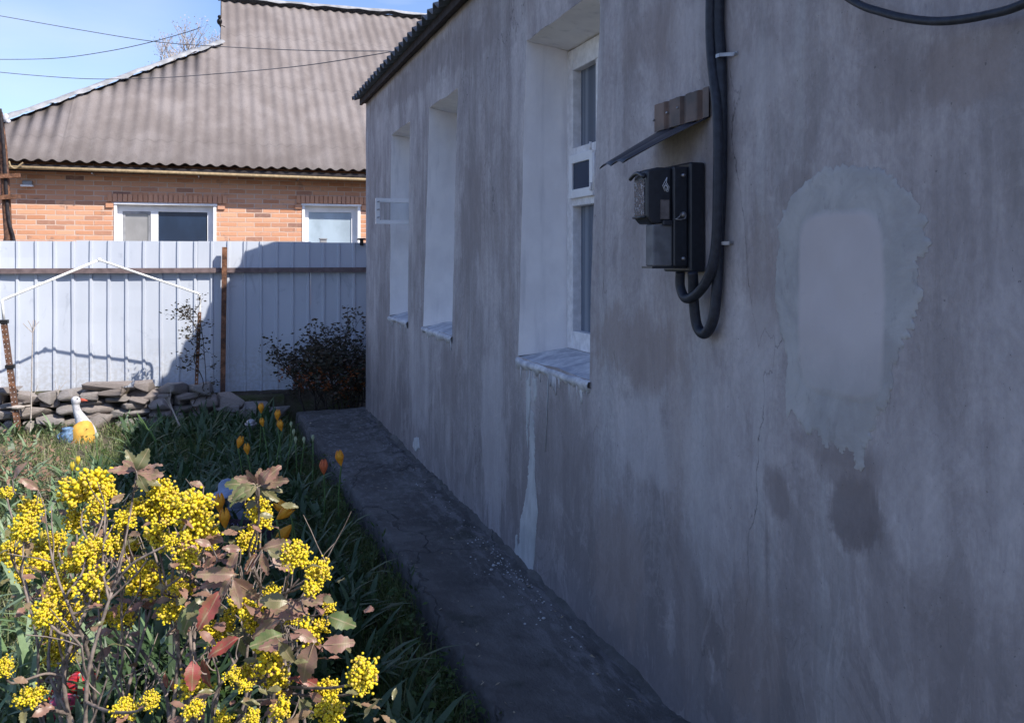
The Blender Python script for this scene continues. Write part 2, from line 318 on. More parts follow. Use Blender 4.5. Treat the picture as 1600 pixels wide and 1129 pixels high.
@mk
def brick():
    n = N('orange_brick', .9, 0, .2); x = n.xyz()
    cv = n.n('ShaderNodeCombineXYZ'); n.l(x[0], cv.inputs[0]); n.l(x[2], cv.inputs[1])
    wob = n.noise(9, detail=3); wv = n.n('ShaderNodeVectorMath'); wv.operation = 'SCALE'; wv.inputs['Scale'].default_value = .014
    nzc = n.n('ShaderNodeTexNoise'); nzc.inputs['Scale'].default_value = 9; n.l(cv.outputs[0], nzc.inputs['Vector']); n.l(nzc.outputs['Color'], wv.inputs[0])
    ad = n.n('ShaderNodeVectorMath'); ad.operation = 'ADD'; n.l(cv.outputs[0], ad.inputs[0]); n.l(wv.outputs[0], ad.inputs[1])
    def bt(o):
        t = n.n('ShaderNodeTexBrick'); t.inputs['Scale'].default_value = 1; t.inputs['Brick Width'].default_value = .262; t.inputs['Row Height'].default_value = .0755
        t.inputs['Mortar Size'].default_value = .0085; t.inputs['Mortar Smooth'].default_value = .25; t.inputs['Bias'].default_value = 0
        t.inputs['Color1'].default_value = (0, 0, 0, 1); t.inputs['Color2'].default_value = (1, 1, 1, 1); t.inputs['Mortar'].default_value = (.5, .5, .5, 1)
        n.l(ad.outputs[0], t.inputs['Vector']); return t
    t = bt(0); r = t.outputs['Color']; mo = t.outputs['Fac']
    c = n.ramp(r, [(0, (.50, .235, .135)), (.35, (.62, .32, .195)), (.6, (.66, .36, .23)), (.85, (.56, .28, .175)), (1, (.24, .14, .115))])
    f = n.noise(14, detail=7, rough=.7); c = n.mix(n.step(f, .5, .72, 0, .5), c, (.62, .38, .25)); g = n.noise(2.2, detail=5)
    c = n.mix(n.step(n.noise(4.5, detail=5, loc=(3, 3, 3)), .62, .70, 0, .6), c, (.24, .16, .135))
    c = n.mix(mo, c, n.mix(n.step(g, .4, .6), (.60, .42, .33), (.64, .49, .41)))
    n.col(c); h = n.math('ADD', n.math('MULTIPLY', mo, -1.0), n.math('MULTIPLY', f, .5)); n.bump(h, .8, .012); return n.m
@mk
def lintel_brick():
    n = N('lintel_brick', .9, 0, .2); f = n.noise(22, detail=6, rough=.7)
    c = n.ramp(n.island(), [(0, (.52, .26, .16)), (.5, (.62, .33, .21)), (1, (.54, .29, .20))]); n.col(n.mix(n.step(f, .45, .7, 0, .5), c, (.6, .37, .26))); n.bump(f, .6, .006); return n.m
@mk
def slate():
    n = N('weathered_asbestos_roof', .93, 0, .15); x = n.xyz(); a = n.noise(1.3, (1, 1, 1), 8, .62); b = n.noise(40, detail=5, rough=.7); s = n.noise(1, (3, 1.5, 1.5), 6, .6)
    c = n.ramp(n.step(n.math('ADD', n.math('MULTIPLY', a, .5), n.math('MULTIPLY', s, .5)), .38, .62), [(0, (.175, .150, .142)), (.5, (.205, .178, .170)), (1, (.238, .21, .203))])
    c = n.mix(n.step(b, .48, .68, 0, .35), c, (.125, .11, .105)); c = n.mix(n.step(n.noise(9, detail=6, loc=(5, 5, 5)), .60, .72, 0, .25), c, (.24, .225, .205))
    cu = n.math('FRACT', n.math('DIVIDE', n.math('ADD', x[1], -14.6 + .02), 1.45)); c = n.mix(n.step(cu, .03, .0, 0, .35), c, (.11, .10, .095))
    n.col(c); n.bump(b, .5, .01); return n.m
@mk
def zinc():
    return simple('pale_zinc_ridge', (.29, .295, .31), .8, 0., .25, 6)
M['darkroof'] = simple('dark_blue_grey_roof', (.085, .10, .13), .65, 0, .35, 12)
M['timber'] = simple('dark_old_timber', (.03, .026, .029), .85, 0, .4, 15)
M['white'] = simple('white_plastic_frame', (.80, .80, .82), .4, 0, .06, 5, .05)
M['oldwhite'] = simple('chipped_white_paint', (.74, .73, .75), .6, 0, .12, 30, .4)
M['pipewhite'] = simple('white_painted_tube', (.78, .78, .76), .45, 0, .12, 25, .1)
M['gas'] = simple('yellow_gas_pipe', (.33, .245, .14), .7, 0, .2)
M['blackrubber'] = simple('black_ribbed_conduit', (.022, .026, .038), .5, 0, .3, 60, .2)
M['meterblack'] = simple('black_meter_plastic', (.016, .019, .027), .42, 0, .2, 60, .1, .5)
M['metergrey'] = simple('dark_grey_cover', (.13, .135, .15), .6, 0, .2, 25, .15)
M['label'] = simple('brown_grey_label', (.13, .115, .115), .55, 0, .2, 60)
M['markwhite'] = simple('white_print', (.62, .64, .68), .6, 0, .1)
M['steel'] = simple('dull_steel', (.32, .32, .34), .4, .7, .2)
M['canopy'] = simple('dark_slate_sheet', (.045, .048, .062), .38, .5, .35, 8, .2)
M['flange'] = simple('rust_brown_sheet', (.045, .032, .030), .45, .25, .5, 7, .2, c2=(.13, .075, .055))
M['black'] = simple('black_plastic', (.012, .012, .014), .5)
M['wire'] = simple('grey_wire', (.13, .13, .145), .6)
M['bark'] = simple('grey_brown_bark', (.20, .16, .14), .9, 0, .45, 45, .5)
M['bark2'] = simple('dark_twig', (.05, .04, .034), .9, 0, .35, 45, .4)
M['palewood'] = simple('pale_dry_stem', (.42, .37, .33), .85, 0, .25, 30)
def glass(name, c):
    n = N(name, .08, 0, .6); f = n.noise(2.5, (1, 1, .6), 4); n.col(n.mix(n.step(f, .35, .65), tuple(x*.75 for x in c), c)); n.bump(f, .05, .01); return n.m
M['glass_dark'] = glass('dark_window_glass', (.018, .035, .075)); M['glass_dark'].node_tree.nodes['Principled BSDF'].inputs['Specular IOR Level'].default_value = .25
M['glass_blind'] = glass('glass_over_grey_blind', (.30, .295, .30))
M['glass_pale'] = glass('glass_over_pale_curtain', (.40, .49, .57))
def clear():
    n = N('clear_glass', .05); n.b.inputs['Transmission Weight'].default_value = 1; n.b.inputs['IOR'].default_value = 1.05; n.col((.9, .93, .95)); return n.m
M['clear'] = clear()
def curtain():
    n = N('glass_before_curtain', .12, 0, .6); s = n.noise(1, (1, 28, .4), 4, .5); n.col(n.ramp(n.step(s, .35, .65), [(0, (.07, .095, .14)), (.5, (.13, .16, .215)), (1, (.23, .26, .31))])); return n.m
M['curtain'] = curtain()
def lens():
    n = N('scratched_display_window', .18, 0, .8); v = n.noise(85, detail=5, rough=.75); n.col(n.mix(n.step(v, .52, .62), (.03, .035, .05), (.38, .41, .47))); n.bump(v, 1., .006); return n.m
M['lens'] = lens()
def stone():
    n = N('brown_grey_field_stone', .92, 0, .2); f = n.noise(11, (1, 1, 3), 8, .65); g = n.noise(60, detail=5)
    c = n.ramp(n.objrand(), [(0, (.30, .255, .235)), (.35, (.40, .35, .325)), (.7, (.34, .315, .305)), (1, (.44, .375, .33))])
    c = n.mix(n.step(f, .42, .62, 0, .4), c, (.18, .155, .14)); c = n.mix(n.step(g, .55, .7, 0, .45), c, (.40, .36, .33)); n.col(c); n.bump(n.math('ADD', f, n.math('MULTIPLY', g, .4)), 1., .02); return n.m
M['stone'] = stone()
M['blossom'] = leafmat('yellow_blossom', [(.78, .58, .015), (.84, .68, .03), (.82, .64, .02), (.66, .46, .10), (.80, .63, .03), (.70, .58, .06)], .6, .15)
M['leaf_maroon'] = leafmat('maroon_leaf', [(.24, .12, .095), (.32, .17, .13), (.24, .15, .11), (.36, .21, .16)], .42, .18, .5, True)
M['leaf_red'] = leafmat('red_leaf', [(.36, .065, .055), (.34, .09, .075), (.28, .06, .05)], .42, .22, .5, True)
M['leaf_green'] = leafmat('green_leaf', [(.10, .15, .045), (.17, .20, .08), (.22, .19, .09), (.12, .16, .08)], .42, .2, .5, True)
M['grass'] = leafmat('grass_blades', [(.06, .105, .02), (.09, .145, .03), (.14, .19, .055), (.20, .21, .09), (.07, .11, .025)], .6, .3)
M['grass_painted_sun'] = leafmat('spring_grass_painted_sun', [(.19, .25, .08), (.27, .33, .13), (.36, .38, .20), (.42, .37, .25), (.24, .31, .12)], .6, .3)  # grass and straw for the lit zone, sunlight painted in as paler colour
M['broad_painted_sun'] = leafmat('bulb_leaves_painted_sun', [(.17, .27, .12), (.23, .33, .17), (.30, .39, .24), (.20, .29, .13)], .45, .3, .45)  # lit copy of the broad leaves, sunshine put into the green
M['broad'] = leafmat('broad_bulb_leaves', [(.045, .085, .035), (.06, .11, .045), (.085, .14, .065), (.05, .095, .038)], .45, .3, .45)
M['weed'] = leafmat('small_weed_leaves', [(.035, .075, .018), (.05, .10, .022), (.075, .125, .03), (.06, .095, .035)], .6, .3)
M['dry'] = leafmat('dry_grass', [(.34, .28, .19), (.45, .39, .28), (.26, .21, .15)], .8, .2)
M['pinkshoot'] = leafmat('pinkish_shoots', [(.25, .15, .10), (.33, .2, .14), (.18, .17, .07)], .6, .3)
M['tulip_o'] = leafmat('orange_tulip_petals', [(.88, .30, .025), (.92, .42, .035), (.94, .50, .05)], .5, .4)
M['tulip_r'] = leafmat('coral_tulip_petals', [(.72, .14, .05), (.8, .24, .09), (.76, .2, .08)], .5, .35)
M['tulip_y'] = leafmat('yellow_tulip_petals', [(.82, .62, .05), (.86, .7, .1), (.8, .62, .06)], .5, .35)
M['tulip_w'] = leafmat('greenish_white_buds', [(.50, .56, .36), (.6, .63, .45), (.5, .58, .33)], .5, .3)
M['stemgreen'] = simple('green_stem', (.09, .16, .05), .6, 0, .25)
M['bushleaf'] = leafmat('dark_shrub_leaves', [(.035, .042, .022), (.06, .05, .032), (.07, .045, .03), (.04, .048, .03)], .6, .15)
M['quince'] = leafmat('orange_quince_blossom', [(.26, .075, .022), (.34, .12, .035), (.22, .05, .02)], .6, .2)
M['palebud'] = leafmat('pale_spring_buds', [(.50, .40, .36), (.6, .5, .45), (.45, .36, .3)], .7, .2)
M['goosewhite'] = simple('white_glazed_plaster', (.50, .50, .53), .7, 0, .3, 30, .4)
M['goosegrey'] = simple('bluish_plaster', (.50, .52, .60), .6, 0, .12, 20)
M['beak'] = simple('red_beak_paint', (.62, .12, .07), .5)
M['yellowpaint'] = simple('yellow_orange_paint', (.62, .34, .06), .7, 0, .2, 14, .3)
M['redpaint'] = simple('coral_red_paint', (.66, .17, .10), .5, 0, .15)
M['bluepaint'] = simple('mottled_blue_paint', (.12, .20, .32), .5, 0, .5, 40)
M['gnome'] = simple('blue_grey_plaster', (.20, .25, .37), .7, 0, .25, 14, .3)
M['plaque'] = simple('dark_plum_board', (.05, .032, .05), .7, 0, .25, 14)
M['chalk'] = simple('lilac_chalk', (.32, .30, .50), .9, 0, .15)
M['capred'] = simple('glossy_red_cap', (.52, .03, .035), .2, 0, .1, 8, .05, .7)
M['cappink'] = simple('glossy_crimson_cap', (.50, .05, .11), .2, 0, .12, 8, .05, .7)
M['mushwhite'] = simple('chipped_white_stem', (.72, .70, .66), .6, 0, .15)

# ================================================================= GROUND
rg = random.Random(5)
def fbm(x, y, z=0, o=4): return mnoise.fractal(Vector((x, y, z)), 1.0, 2.0, o)
def gh(x, y):
    h = .02 * fbm(x*1.6, y*1.6, 3.1) + .010 * fbm(x*6, y*6, 1.3)
    h += .21 * smooth_step(9.32, 9.62, y) * (1 - smooth_step(1.5, 3, x))
    h += .20 * (1 - smooth_step(-.1, .45, x)) * (1 - smooth_step(4.2, 6.6, y)) * smooth_step(.5, 1.5, y)
    h -= .02 * smooth_step(.4, .75, x) * (1 - smooth_step(9, 9.5, y))
    return h if abs(x) < 30 and abs(y) < 30 else 0.0
def axis(a, b, lo, hi, st):
    o = [a]; 
    while o[-1] < lo - .01: o.append(min(lo, o[-1] + max(1.0, (lo - o[-1]) * .5)))
    while o[-1] < hi - 1e-6: o.append(o[-1] + st)
    k = 1.0
    while o[-1] < b: o.append(min(b, o[-1] + k)); k *= 1.7
    return o
xs = axis(-600, 600, -4.2, 1.2, .06); ys = axis(-600, 900, 1.2, 10.0, .06)
g = G(); nx = len(xs)
g.add([(x, y, gh(x, y)) for y in ys for x in xs], [(j*nx+i, j*nx+i+1, (j+1)*nx+i+1, (j+1)*nx+i) for j in range(len(ys)-1) for i in range(nx-1)])
tag(g.build('ground', M['soil']), kind='structure')

# concrete path (apron) along the wall
edge = [(.8, .875), (2.66, .861), (3.32, .859), (4.11, .874), (4.25, .868), (5.04, .852), (7.0, .797), (8.70, .76)]
def edgex(y):
    for (a, b), (c, d) in zip(edge, edge[1:]):
        if y <= c: return b + (d-b)*(y-a)/(c-a)
    return edge[-1][1]
g = G(); ny = 330; nx = 24; y0 = .8; y1 = 8.70
def ptop(x, y): 
    t = smooth_step(1.12, 1.39, x)
    return .15 + .006*fbm(x*3, y*2) + .004*fbm(x*14, y*9, 5) + t*(.012 + .022*max(0, fbm(x*9, y*5, 2)))
vs = []
for j in range(ny+1):
    y = y0 + (y1-y0)*j/ny; ex = edgex(y) + .007*fbm(y*6, 3.3) + .005*fbm(y*22, 1.3)
    rowz = [(ex-.012, -.12), (ex-.004, .05 + .02*fbm(y*8, 7)), (ex, .132)]
    for x, z in rowz: vs.append((x + .006*fbm(y*15, z*30), y, z))
    for i in range(nx+1):
        x = ex + .012 + (1.44-ex-.012)*i/nx; vs.append((x, y, ptop(x, y)))
cn = nx+4
fs = [(j*cn+i, j*cn+i+1, (j+1)*cn+i+1, (j+1)*cn+i) for j in range(ny) for i in range(cn-1)]
g.add(vs, fs)
g.add([vs[ny*cn+i] for i in range(cn)] + [(1.44, y1, -.1)], [tuple(range(cn+1))[::-1]])
g.add([vs[i] for i in range(cn)] + [(1.44, y0, -.1)], [tuple(range(cn+1))])
tag(g.build('path', M['concrete']), kind='structure')

# ================================================================= MAIN HOUSE
YE = 8.52; YN = 1.2; ZT = 3.17
house = empty('plastered_house', (WX, 5.0, .1))
tag(house, 'single storey house with stained grey cement wall, whitewashed window recesses and dark corrugated eave', 'house')
def lin(a, b, t): return a + (b-a)*t
# window outlines on the wall: (y_far_top, y_far_bot, y_near_top, y_near_bot, z_sill, z_head)
WINS = [(7.25, 7.34, 6.53, 6.60, 1.127, 2.60), (5.90, 6.09, 5.17, 5.30, 1.133, 2.615), (3.94, 4.06, 3.10, 3.205, 1.13, 2.62)]
def wy(k, side, z):
    w = WINS[k]; t = max(0, min(1, (z - w[4]) / (w[5] - w[4]))); a, b = (w[1], w[0]) if side == 0 else (w[3], w[2])
    return lin(a, b, t) + .006*fbm(z*5, k*3+side*7.7) + .003*fbm(z*17, k*5+side)
def wx(y, z): return WX + .0045*fbm(y*2.1, z*1.7, 4) + .0025*fbm(y*7, z*4, 9)
zsill = 1.13; zhead = 2.615
zb = [0.02]; 
def fill(a, b, n): return [a + (b-a)*(i+1)/n for i in range(n)]
zl = [.02] + fill(.02, zsill, 34) + fill(zsill, zhead, 44) + fill(zhead, ZT, 14)
i_s = 34; i_h = 78
def cols(z):
    e = [YE] + [wy(k, s, z) for k in range(3) for s in (0, 1)] + [YN]
    ns = [40, 14, 14, 14, 34, 16, 60]; o = [e[0]]; marks = [0]
    for a, b, n in zip(e, e[1:], ns): o += fill(a, b, n); marks.append(len(o)-1)
    return o, marks
rows = []; 
for z in zl: cy, marks = cols(z); rows.append(cy)
nc = len(rows[0])
def sz(k, z, i):          # row height with wobble at sill and head
    return z
def wz(y, z):
    d = .010*fbm(y*3, 8.8, z) + .004*fbm(y*15, 2.2, z)
    return z + d * math.exp(-((z-zsill)/.05)**2) + d*math.exp(-((z-zhead)/.05)**2)
g = G(); vs = [(wx(y, z), y, wz(y, z)) for z, r in zip(zl, rows) for y in r]
hole = lambda i, j: any(marks[2*k+1] <= i < marks[2*k+2] for k in range(3)) and i_s <= j < i_h
g.add(vs, [(j*nc+i, j*nc+i+1, (j+1)*nc+i+1, (j+1)*nc+i) for j in range(len(zl)-1) for i in range(nc-1) if not hole(i, j)])
b = len(g.v)
HX = 7.6
nr = len(zl)-1
# gable end walls and back
RIDX = 4.6; RZ = ZT + math.tan(R(19))*(RIDX-WX)
for y, fl in ((YE, 0), (YN, 1)):
    pts = [(wx(rows[j][0 if y == YE else -1], zl[j]), y, wz(y, zl[j])) for j in range(len(zl))]
    poly = pts + [(RIDX, y, RZ), (HX, y, ZT), (HX, y, .02)]
    g.add(poly, [tuple(range(len(poly)))[:: 1 if fl else -1]])
g.box((HX, YN, .02), (HX+.01, YE, ZT))
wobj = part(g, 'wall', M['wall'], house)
# reveals
DEP = .27
for k, w in enumerate(WINS):
    g = G(); XI = WX + DEP
    n = 30
    def edgept(side, t):
        z = lin(zsill, zhead, t); y = wy(k, side, z); return Vector((wx(y, z), y, wz(y, z)))
    inner = lambda side, t: Vector((XI, lin(w[1] if side == 0 else w[3], w[0] if side == 0 else w[2], .5) + (.03 if side else -.02), lin(zsill+.045, zhead-.03, t)))
    for side in (0, 1):
        m = 7; vs = []
        for i in range(n+1):
            a = edgept(side, i/n); c = inner(side, i/n)
            for j in range(m+1):
                p = a.lerp(c, j/m); q = .006*fbm(p.x*9, p.z*4, side*3+k) + .0025*fbm(p.x*30, p.z*22, k)
                if 0 < j: p.y += q
                vs.append(p)
        g.add(vs, [(i*(m+1)+j, i*(m+1)+j+1, (i+1)*(m+1)+j+1, (i+1)*(m+1)+j) for i in range(n) for j in range(m)])
    vs = []
    a0, a1, c0, c1 = edgept(0, 1), edgept(1, 1), inner(0, 1), inner(1, 1)
    for i in range(15):
        p = Vector((0, lin(a0.y, a1.y, i/14), 0)); p.x = wx(p.y, zhead); p.z = wz(p.y, zhead); q = c0.lerp(c1, i/14)
        for j in range(6): r_ = p.lerp(q, j/5); r_.z += .004*fbm(r_.x*9, r_.y*9) if j else 0; vs.append(r_)
    g.add(vs, [(i*6+j, i*6+j+1, (i+1)*6+j+1, (i+1)*6+j) for i in range(14) for j in range(5)])
    part(g, 'window_reveal', M['whitewash'], house)
    # sill: rough, sloping, overhanging lip
    g = G(); vs = []; ns = 60
    for i in range(ns+1):
        t = i/ns; y = lin(w[1]+.012, w[3]-.012, t); lip = .016 + .008*fbm(y*5, k*4.1) + .004*fbm(y*40, k)
        zt = zsill - .006 + .006*fbm(y*8, 6.6)
        hang = .036 + .020*fbm(y*9, 4.4, k) + .018*fbm(y*45, 2.2)
        pr = [(XI, zsill+.05), (WX+.13, zsill+.028), (WX+.03, zt+.008), (WX-lip*.6, zt), (WX-lip, zt-.012), (WX-lip*.8, zt-.022), (WX-.004, zt-hang), (WX+.004, zt-hang-.004)]
        for j, (x, z) in enumerate(pr): vs.append((x + (.0012*fbm(y*20, x*30, j) if j else 0), y, z + .0015*fbm(y*9, x*25)))
    m = 8
    g.add(vs, [(i*m+j, (i+1)*m+j, (i+1)*m+j+1, i*m+j+1) for i in range(ns) for j in range(m-1)])
    # drips
    rd = random.Random(20+k)
    for _ in range(22 if k == 2 else 8):
        y = lin(w[1]-.02, w[3]+.02, rd.random()); L = rd.uniform(.02, .07)*(1 if k < 2 else 1.1); r0 = rd.uniform(.002, .0055)
        x = wx(y, zsill)-.001
        g.tube([(x, y, zsill-.02), (x, y+.002, zsill-.03-L*.6), (x, y, zsill-.035-L)], [r0*1.5, r0, r0*.6], 6)
    s = part(g, 'sill', M['sillpaint'], house)
    # window unit
    f = G(); pn = G(); y_f = inner(0, .5).y; y_n = inner(1, .5).y; z0 = zsill+.045; z1 = zhead-.03
    xo = XI-.05; fw = .07
    f.box((xo, y_f-fw, z0), (XI+.03, y_f, z1)); f.box((xo, y_n, z0), (XI+.03, y_n+fw, z1))
    f.box((xo+.002, y_n+fw, z0), (XI+.03, y_f-fw, z0+.085)); f.box((xo+.002, y_n+fw, z1-.10), (XI+.03, y_f-fw, z1))
    zt0 = lin(z0, z1, .475); zt1 = lin(z0, z1, .66)
    f.box((xo-.004, y_n+fw, zt0), (XI+.03, y_f-fw, zt0+.05)); f.box((xo-.004, y_n+fw, zt1-.04), (XI+.03, y_f-fw, zt1+.012))
    ymid = y_f - .33
    f.box((xo+.003, ymid-.045, z0+.085), (XI+.028, ymid, zt0)); f.box((xo+.003, ymid-.045, zt1+.012), (XI+.028, ymid, z1-.1)); f.box((xo+.003, ymid-.05, zt0+.05), (XI+.028, ymid, zt1-.04))
    fr = part(f, 'window_frame', M['oldwhite'], house, False); bev(fr, .004)
    pn.box((XI-.006, y_n+fw-.005, z0+.08), (XI+.002, y_f-fw+.005, z1-.095))
    sub(pn, 'pane', M['curtain'], house, fr, False)
    c = G(); gl = G()
    def casement(T):
        c = G(); L = .43; H = .2 if k == 0 else .205; bw = .032; t = .03
        c.box((0, 0, 0), (L, t, bw), T); c.box((0, 0, H-bw), (L, t, H), T); c.box((0, 0, bw), (bw, t, H-bw), T); c.box((L-bw, 0, bw), (L, t, H-bw), T)
        q = G(); q.box((bw-.003, .011, bw-.003), (L-bw+.003, .017, H-bw+.003), T); return c, q
    if k == 0:
        p0 = onx(640, 354, 1.62); yb = ony(587, 354, 6.86); zc = 1.6-(354-HY)/-FP*0
        T = Matrix.Translation((1.195, 6.86, lin(z0, z1, .49))) 
        c, q = casement(T)
        ca = part(c, 'vent_sash', M['white'], house, False); bev(ca, .003)
        sub(q, 'pane', M['clear'], house, ca, False)
        for zz in (.02, .08, .14): h = G(); h.tube([(1.205, 6.855, lin(z0, z1, .49)+.03+zz), (1.222, 6.852, lin(z0, z1, .49)+.035+zz)], .004, 6); sub(h, 'screw', M['steel'], house, ca)
    if k == 2:
        a = G(); q = G(); zz0, zz1 = zt0+.035, zt1-.025; ya, yb = y_f-.075, ymid-.02
        for (p, r_) in (((xo-.022, yb, zz0), (xo-.0045, yb+.035, zz1)), ((xo-.022, ya-.035, zz0), (xo-.0045, ya, zz1)), ((xo-.0215, yb+.035, zz0), (xo-.0045, ya-.035, zz0+.04)), ((xo-.0215, yb+.035, zz1-.04), (xo-.0045, ya-.035, zz1))): a.box(p, r_)
        q.box((xo-.012, yb+.03, zz0+.035), (xo-.0045, ya-.03, zz1-.035))
        va = part(a, 'vent_sash', M['white'], house, False); bev(va, .003)
        sub(q, 'pane', M['glass_dark'], house, va, False)
        h = G()
        for dz in (.02, .2): h.tube([(xo-.028, yb+.004, zz0+dz), (xo-.028, yb+.004, zz0+dz+.035)], .006, 8)
        h.box((xo-.035, yb-.05, zz0+.02), (xo-.024, yb-.035, zz1-.02))
        sub(h, 'hinge', M['oldwhite'], house, va)

# plaster patches as real raised coats on the wall
def coat(outline, thick, name, mat, nseed, jag=.006, center=None, rings=7, push=0):
    pts = []
    k = len(outline)
    for i in range(k):
        (ya, za), (yb, zb_) = outline[i], outline[(i+1) % k]; L = math.hypot(yb-ya, zb_-za); n = max(2, int(L/.003))
        for j in range(n):
            t = j/n; y = lin(ya, yb, t); z = lin(za, zb_, t)
            ny_, nz_ = -(zb_-za)/L, (yb-ya)/L; d = jag*(.35+1.5*max(0, fbm(y*5, z*5, nseed+9)+.3))*(.9*fbm(y*22, z*13, nseed) + .8*fbm(y*95, z*45, nseed) + .28*fbm(y*240, z*120, nseed))
            pts.append((y+ny_*d, z+nz_*d))
    from mathutils.geometry import delaunay_2d_cdt
    n = len(pts); ys_ = [p[0] for p in pts]; zs_ = [p[1] for p in pts]; st2 = max(.008, (max(ys_)-min(ys_))/60); ins = []
    y = min(ys_)
    while y < max(ys_):
        z = min(zs_)
        while z < max(zs_): ins.append((y+.002*sin(z*900), z)); z += st2
        y += st2
    V, E_, F_, *_r = delaunay_2d_cdt([Vector(p) for p in pts+ins], [], [list(range(n))], 1, 1e-6)
    out = set(range(n)); g = G()
    onb = [any(o < n for o in ov) for ov in _r[0]]
    vs = [(wx(p.x, p.y)-thick*(.35 if onb[i] else 1)-.0012*fbm(p.x*9, p.y*9, nseed)*(0 if onb[i] else 1), p.x, p.y) for i, p in enumerate(V)]
    g.add(vs, F_)
    be = {}
    for f in F_:
        for i in range(len(f)):
            e = (f[i], f[(i+1) % len(f)]); k_ = (min(e), max(e)); be[k_] = None if k_ in be else e
    for e in be.values():
        if e: a_, b_ = vs[e[0]], vs[e[1]]; g.add([a_, b_, (b_[0]+.008, b_[1], b_[2]), (a_[0]+.008, a_[1], a_[2])], [(0, 3, 2, 1)])
    return part(g, name, mat, house)
po = [(1262,283),(1285,266),(1330,259),(1375,266),(1400,282),(1425,298),(1447,345),(1452,390),(1436,425),(1440,470),(1425,500),(1412,540),(1393,570),(1395,625),(1372,650),(1360,685),(1352,706),(1345,731),(1337,728),(1326,700),(1318,709),(1300,690),(1292,697),(1275,672),(1262,678),(1250,660),(1237,640),(1229,655),(1226,600),(1230,560),(1219,515),(1212,460),(1213,400),(1220,340),(1235,310)]
coat([wall(*p) for p in po], .0022, 'plaster_patch', M['patch_outer'], 3, .013, wall(1325, 470))
for sd_, st in ((5, [(829,640),(834,645),(836,690),(835,740),(838,775),(841,800),(838,830),(836,860),(833,895),(830,908),(822,905),(812,893),(800,885),(806,868),(812,845),(814,810),(821,780),(825,745),(827,700)]), (6, [(822,590),(828,588),(829,625),(826,655),(824,700),(822,660)]), (7, [(832,590),(838,592),(838,618),(834,630)]), (8, [(806,835),(809,835),(808,868),(803,880)])):
    coat([wall(*p) for p in st], .0035, 'plaster_run', M['lime'], sd_, .009)
run = G()
for a, b, c, d in ((857, 588, 852, 705), (924, 0, 924, 1),):
    if a == 857:
        p = onx(a, b, WX-.0045); q = onx(c, d, WX-.0045); run.tube([p, p.lerp(q, .5), q], [.004, .003, .002], 6, flat=.4)
part(run, 'plaster_drip', M['lime'], house)
coat([wall(*p) for p in [(648,684),(654,683),(656,700),(650,705),(645,697)]], .006, 'plaster_spot', M['lime'], 6, .006)
# white crust along window edges of the big window
# mortar fillet and crumbs where wall meets path
g = G(); vs = []; n = 420
for i in range(n+1):
    y = lin(YN, YE, i/n); w_ = .03+.03*max(-.6, fbm(y*7, 1.1))+.012*fbm(y*31, 2); h = .022+.02*fbm(y*9, 5.5)
    vs += [(WX+.012, y, .15+h+.012), (WX-.006, y, .152+h), (WX-w_*.5, y, .158+h*.5), (WX-w_-.01, y, .150+.004*fbm(y*30, 1)), (WX-w_-.02, y, .13)]
g.add(vs, [(i*5+j, i*5+j+1, (i+1)*5+j+1, (i+1)*5+j) for i in range(n) for j in range(4)])
part(g, 'mortar_fillet', M['concrete'], house)
# roof
def corrugated(g, x0, z0, pitch, run_, y0, y1, wl_, amp, thick, nper=8, nx_=6, zf=None, skew=0):
    n = int((y1-y0)/wl_*nper); c, s = cos(pitch), sin(pitch); vs = []
    for t in (0, thick):
        for i in range(n+1):
            y = y0+(y1-y0)*i/n; h = amp*cos(2*pi*i/nper) + t
            for j in range(nx_+1):
                u = run_*j/nx_; vs.append((x0+u*c - h*s, y + skew*j/nx_, z0+u*s + h*c))
    m = nx_+1; o = (n+1)*m
    fs = []
    for i in range(n):
        for j in range(nx_):
            a = i*m+j; fs.append((a, a+m, a+m+1, a+1)); fs.append((o+a, o+a+1, o+a+m+1, o+a+m))
        a = i*m; fs.append((a, o+a, o+a+m, a+m)); a = i*m+nx_; fs.append((a, a+m, o+a+m, o+a))
    for j in range(nx_): fs.append((j, j+1, o+j+1, o+j)); a = n*m+j; fs.append((a, o+a, o+a+1, a+1))
    return g.add(vs, fs)
g = G(); PR = R(19); EX = 1.275; EZ = 3.115
corrugated(g, EX, EZ, PR, (RIDX-EX)/cos(PR), YN-.12, 8.62, .15, .022, .008)
rf = part(g, 'roof', M['darkroof'], house)
g = G(); corrugated(g, 2*RIDX-EX, EZ, pi-PR, (RIDX-EX)/cos(PR), YN-.12, 8.62, .15, .022, -.008, nx_=2)
part(g, 'roof', M['darkroof'], house)
g = G(); g.box((EX+.06, YN-.05, 3.06), (EX+.085, 8.56, 3.115)); g.box((EX+.085, YN-.03, 3.075), (WX+.03, 8.54, 3.095))
part(g, 'eave_board', M['timber'], house, False)

# crumbs on path
g = G(); rc = random.Random(9)
for i in range(170):
    y = rc.choice([rc.gauss(3.95, .3), rc.gauss(3.95, .3), rc.uniform(2.2, 7)]); x = 1.36-abs(rc.gauss(0, .07)) - .02; s = rc.uniform(.0015, .0055)*(1.8 if rc.random() < .08 else 1)
    if y < 1.3 or y > 8.5: continue
    Mx = Matrix.Rotation(rc.random()*6, 3, 'Z'); z = ptop(x, y)+s*.3
    g.sph((x, y, z), (s, s*rc.uniform(.5, 1), s*.5), 6, 4, Mx)
tag(rel(g, (1.3, 4, .15)).build('plaster_crumbs', M['lime'], None, False, (1.3, 4, .15)), 'scattered pale plaster crumbs along the foot of the grey wall', 'rubble', kind='stuff')

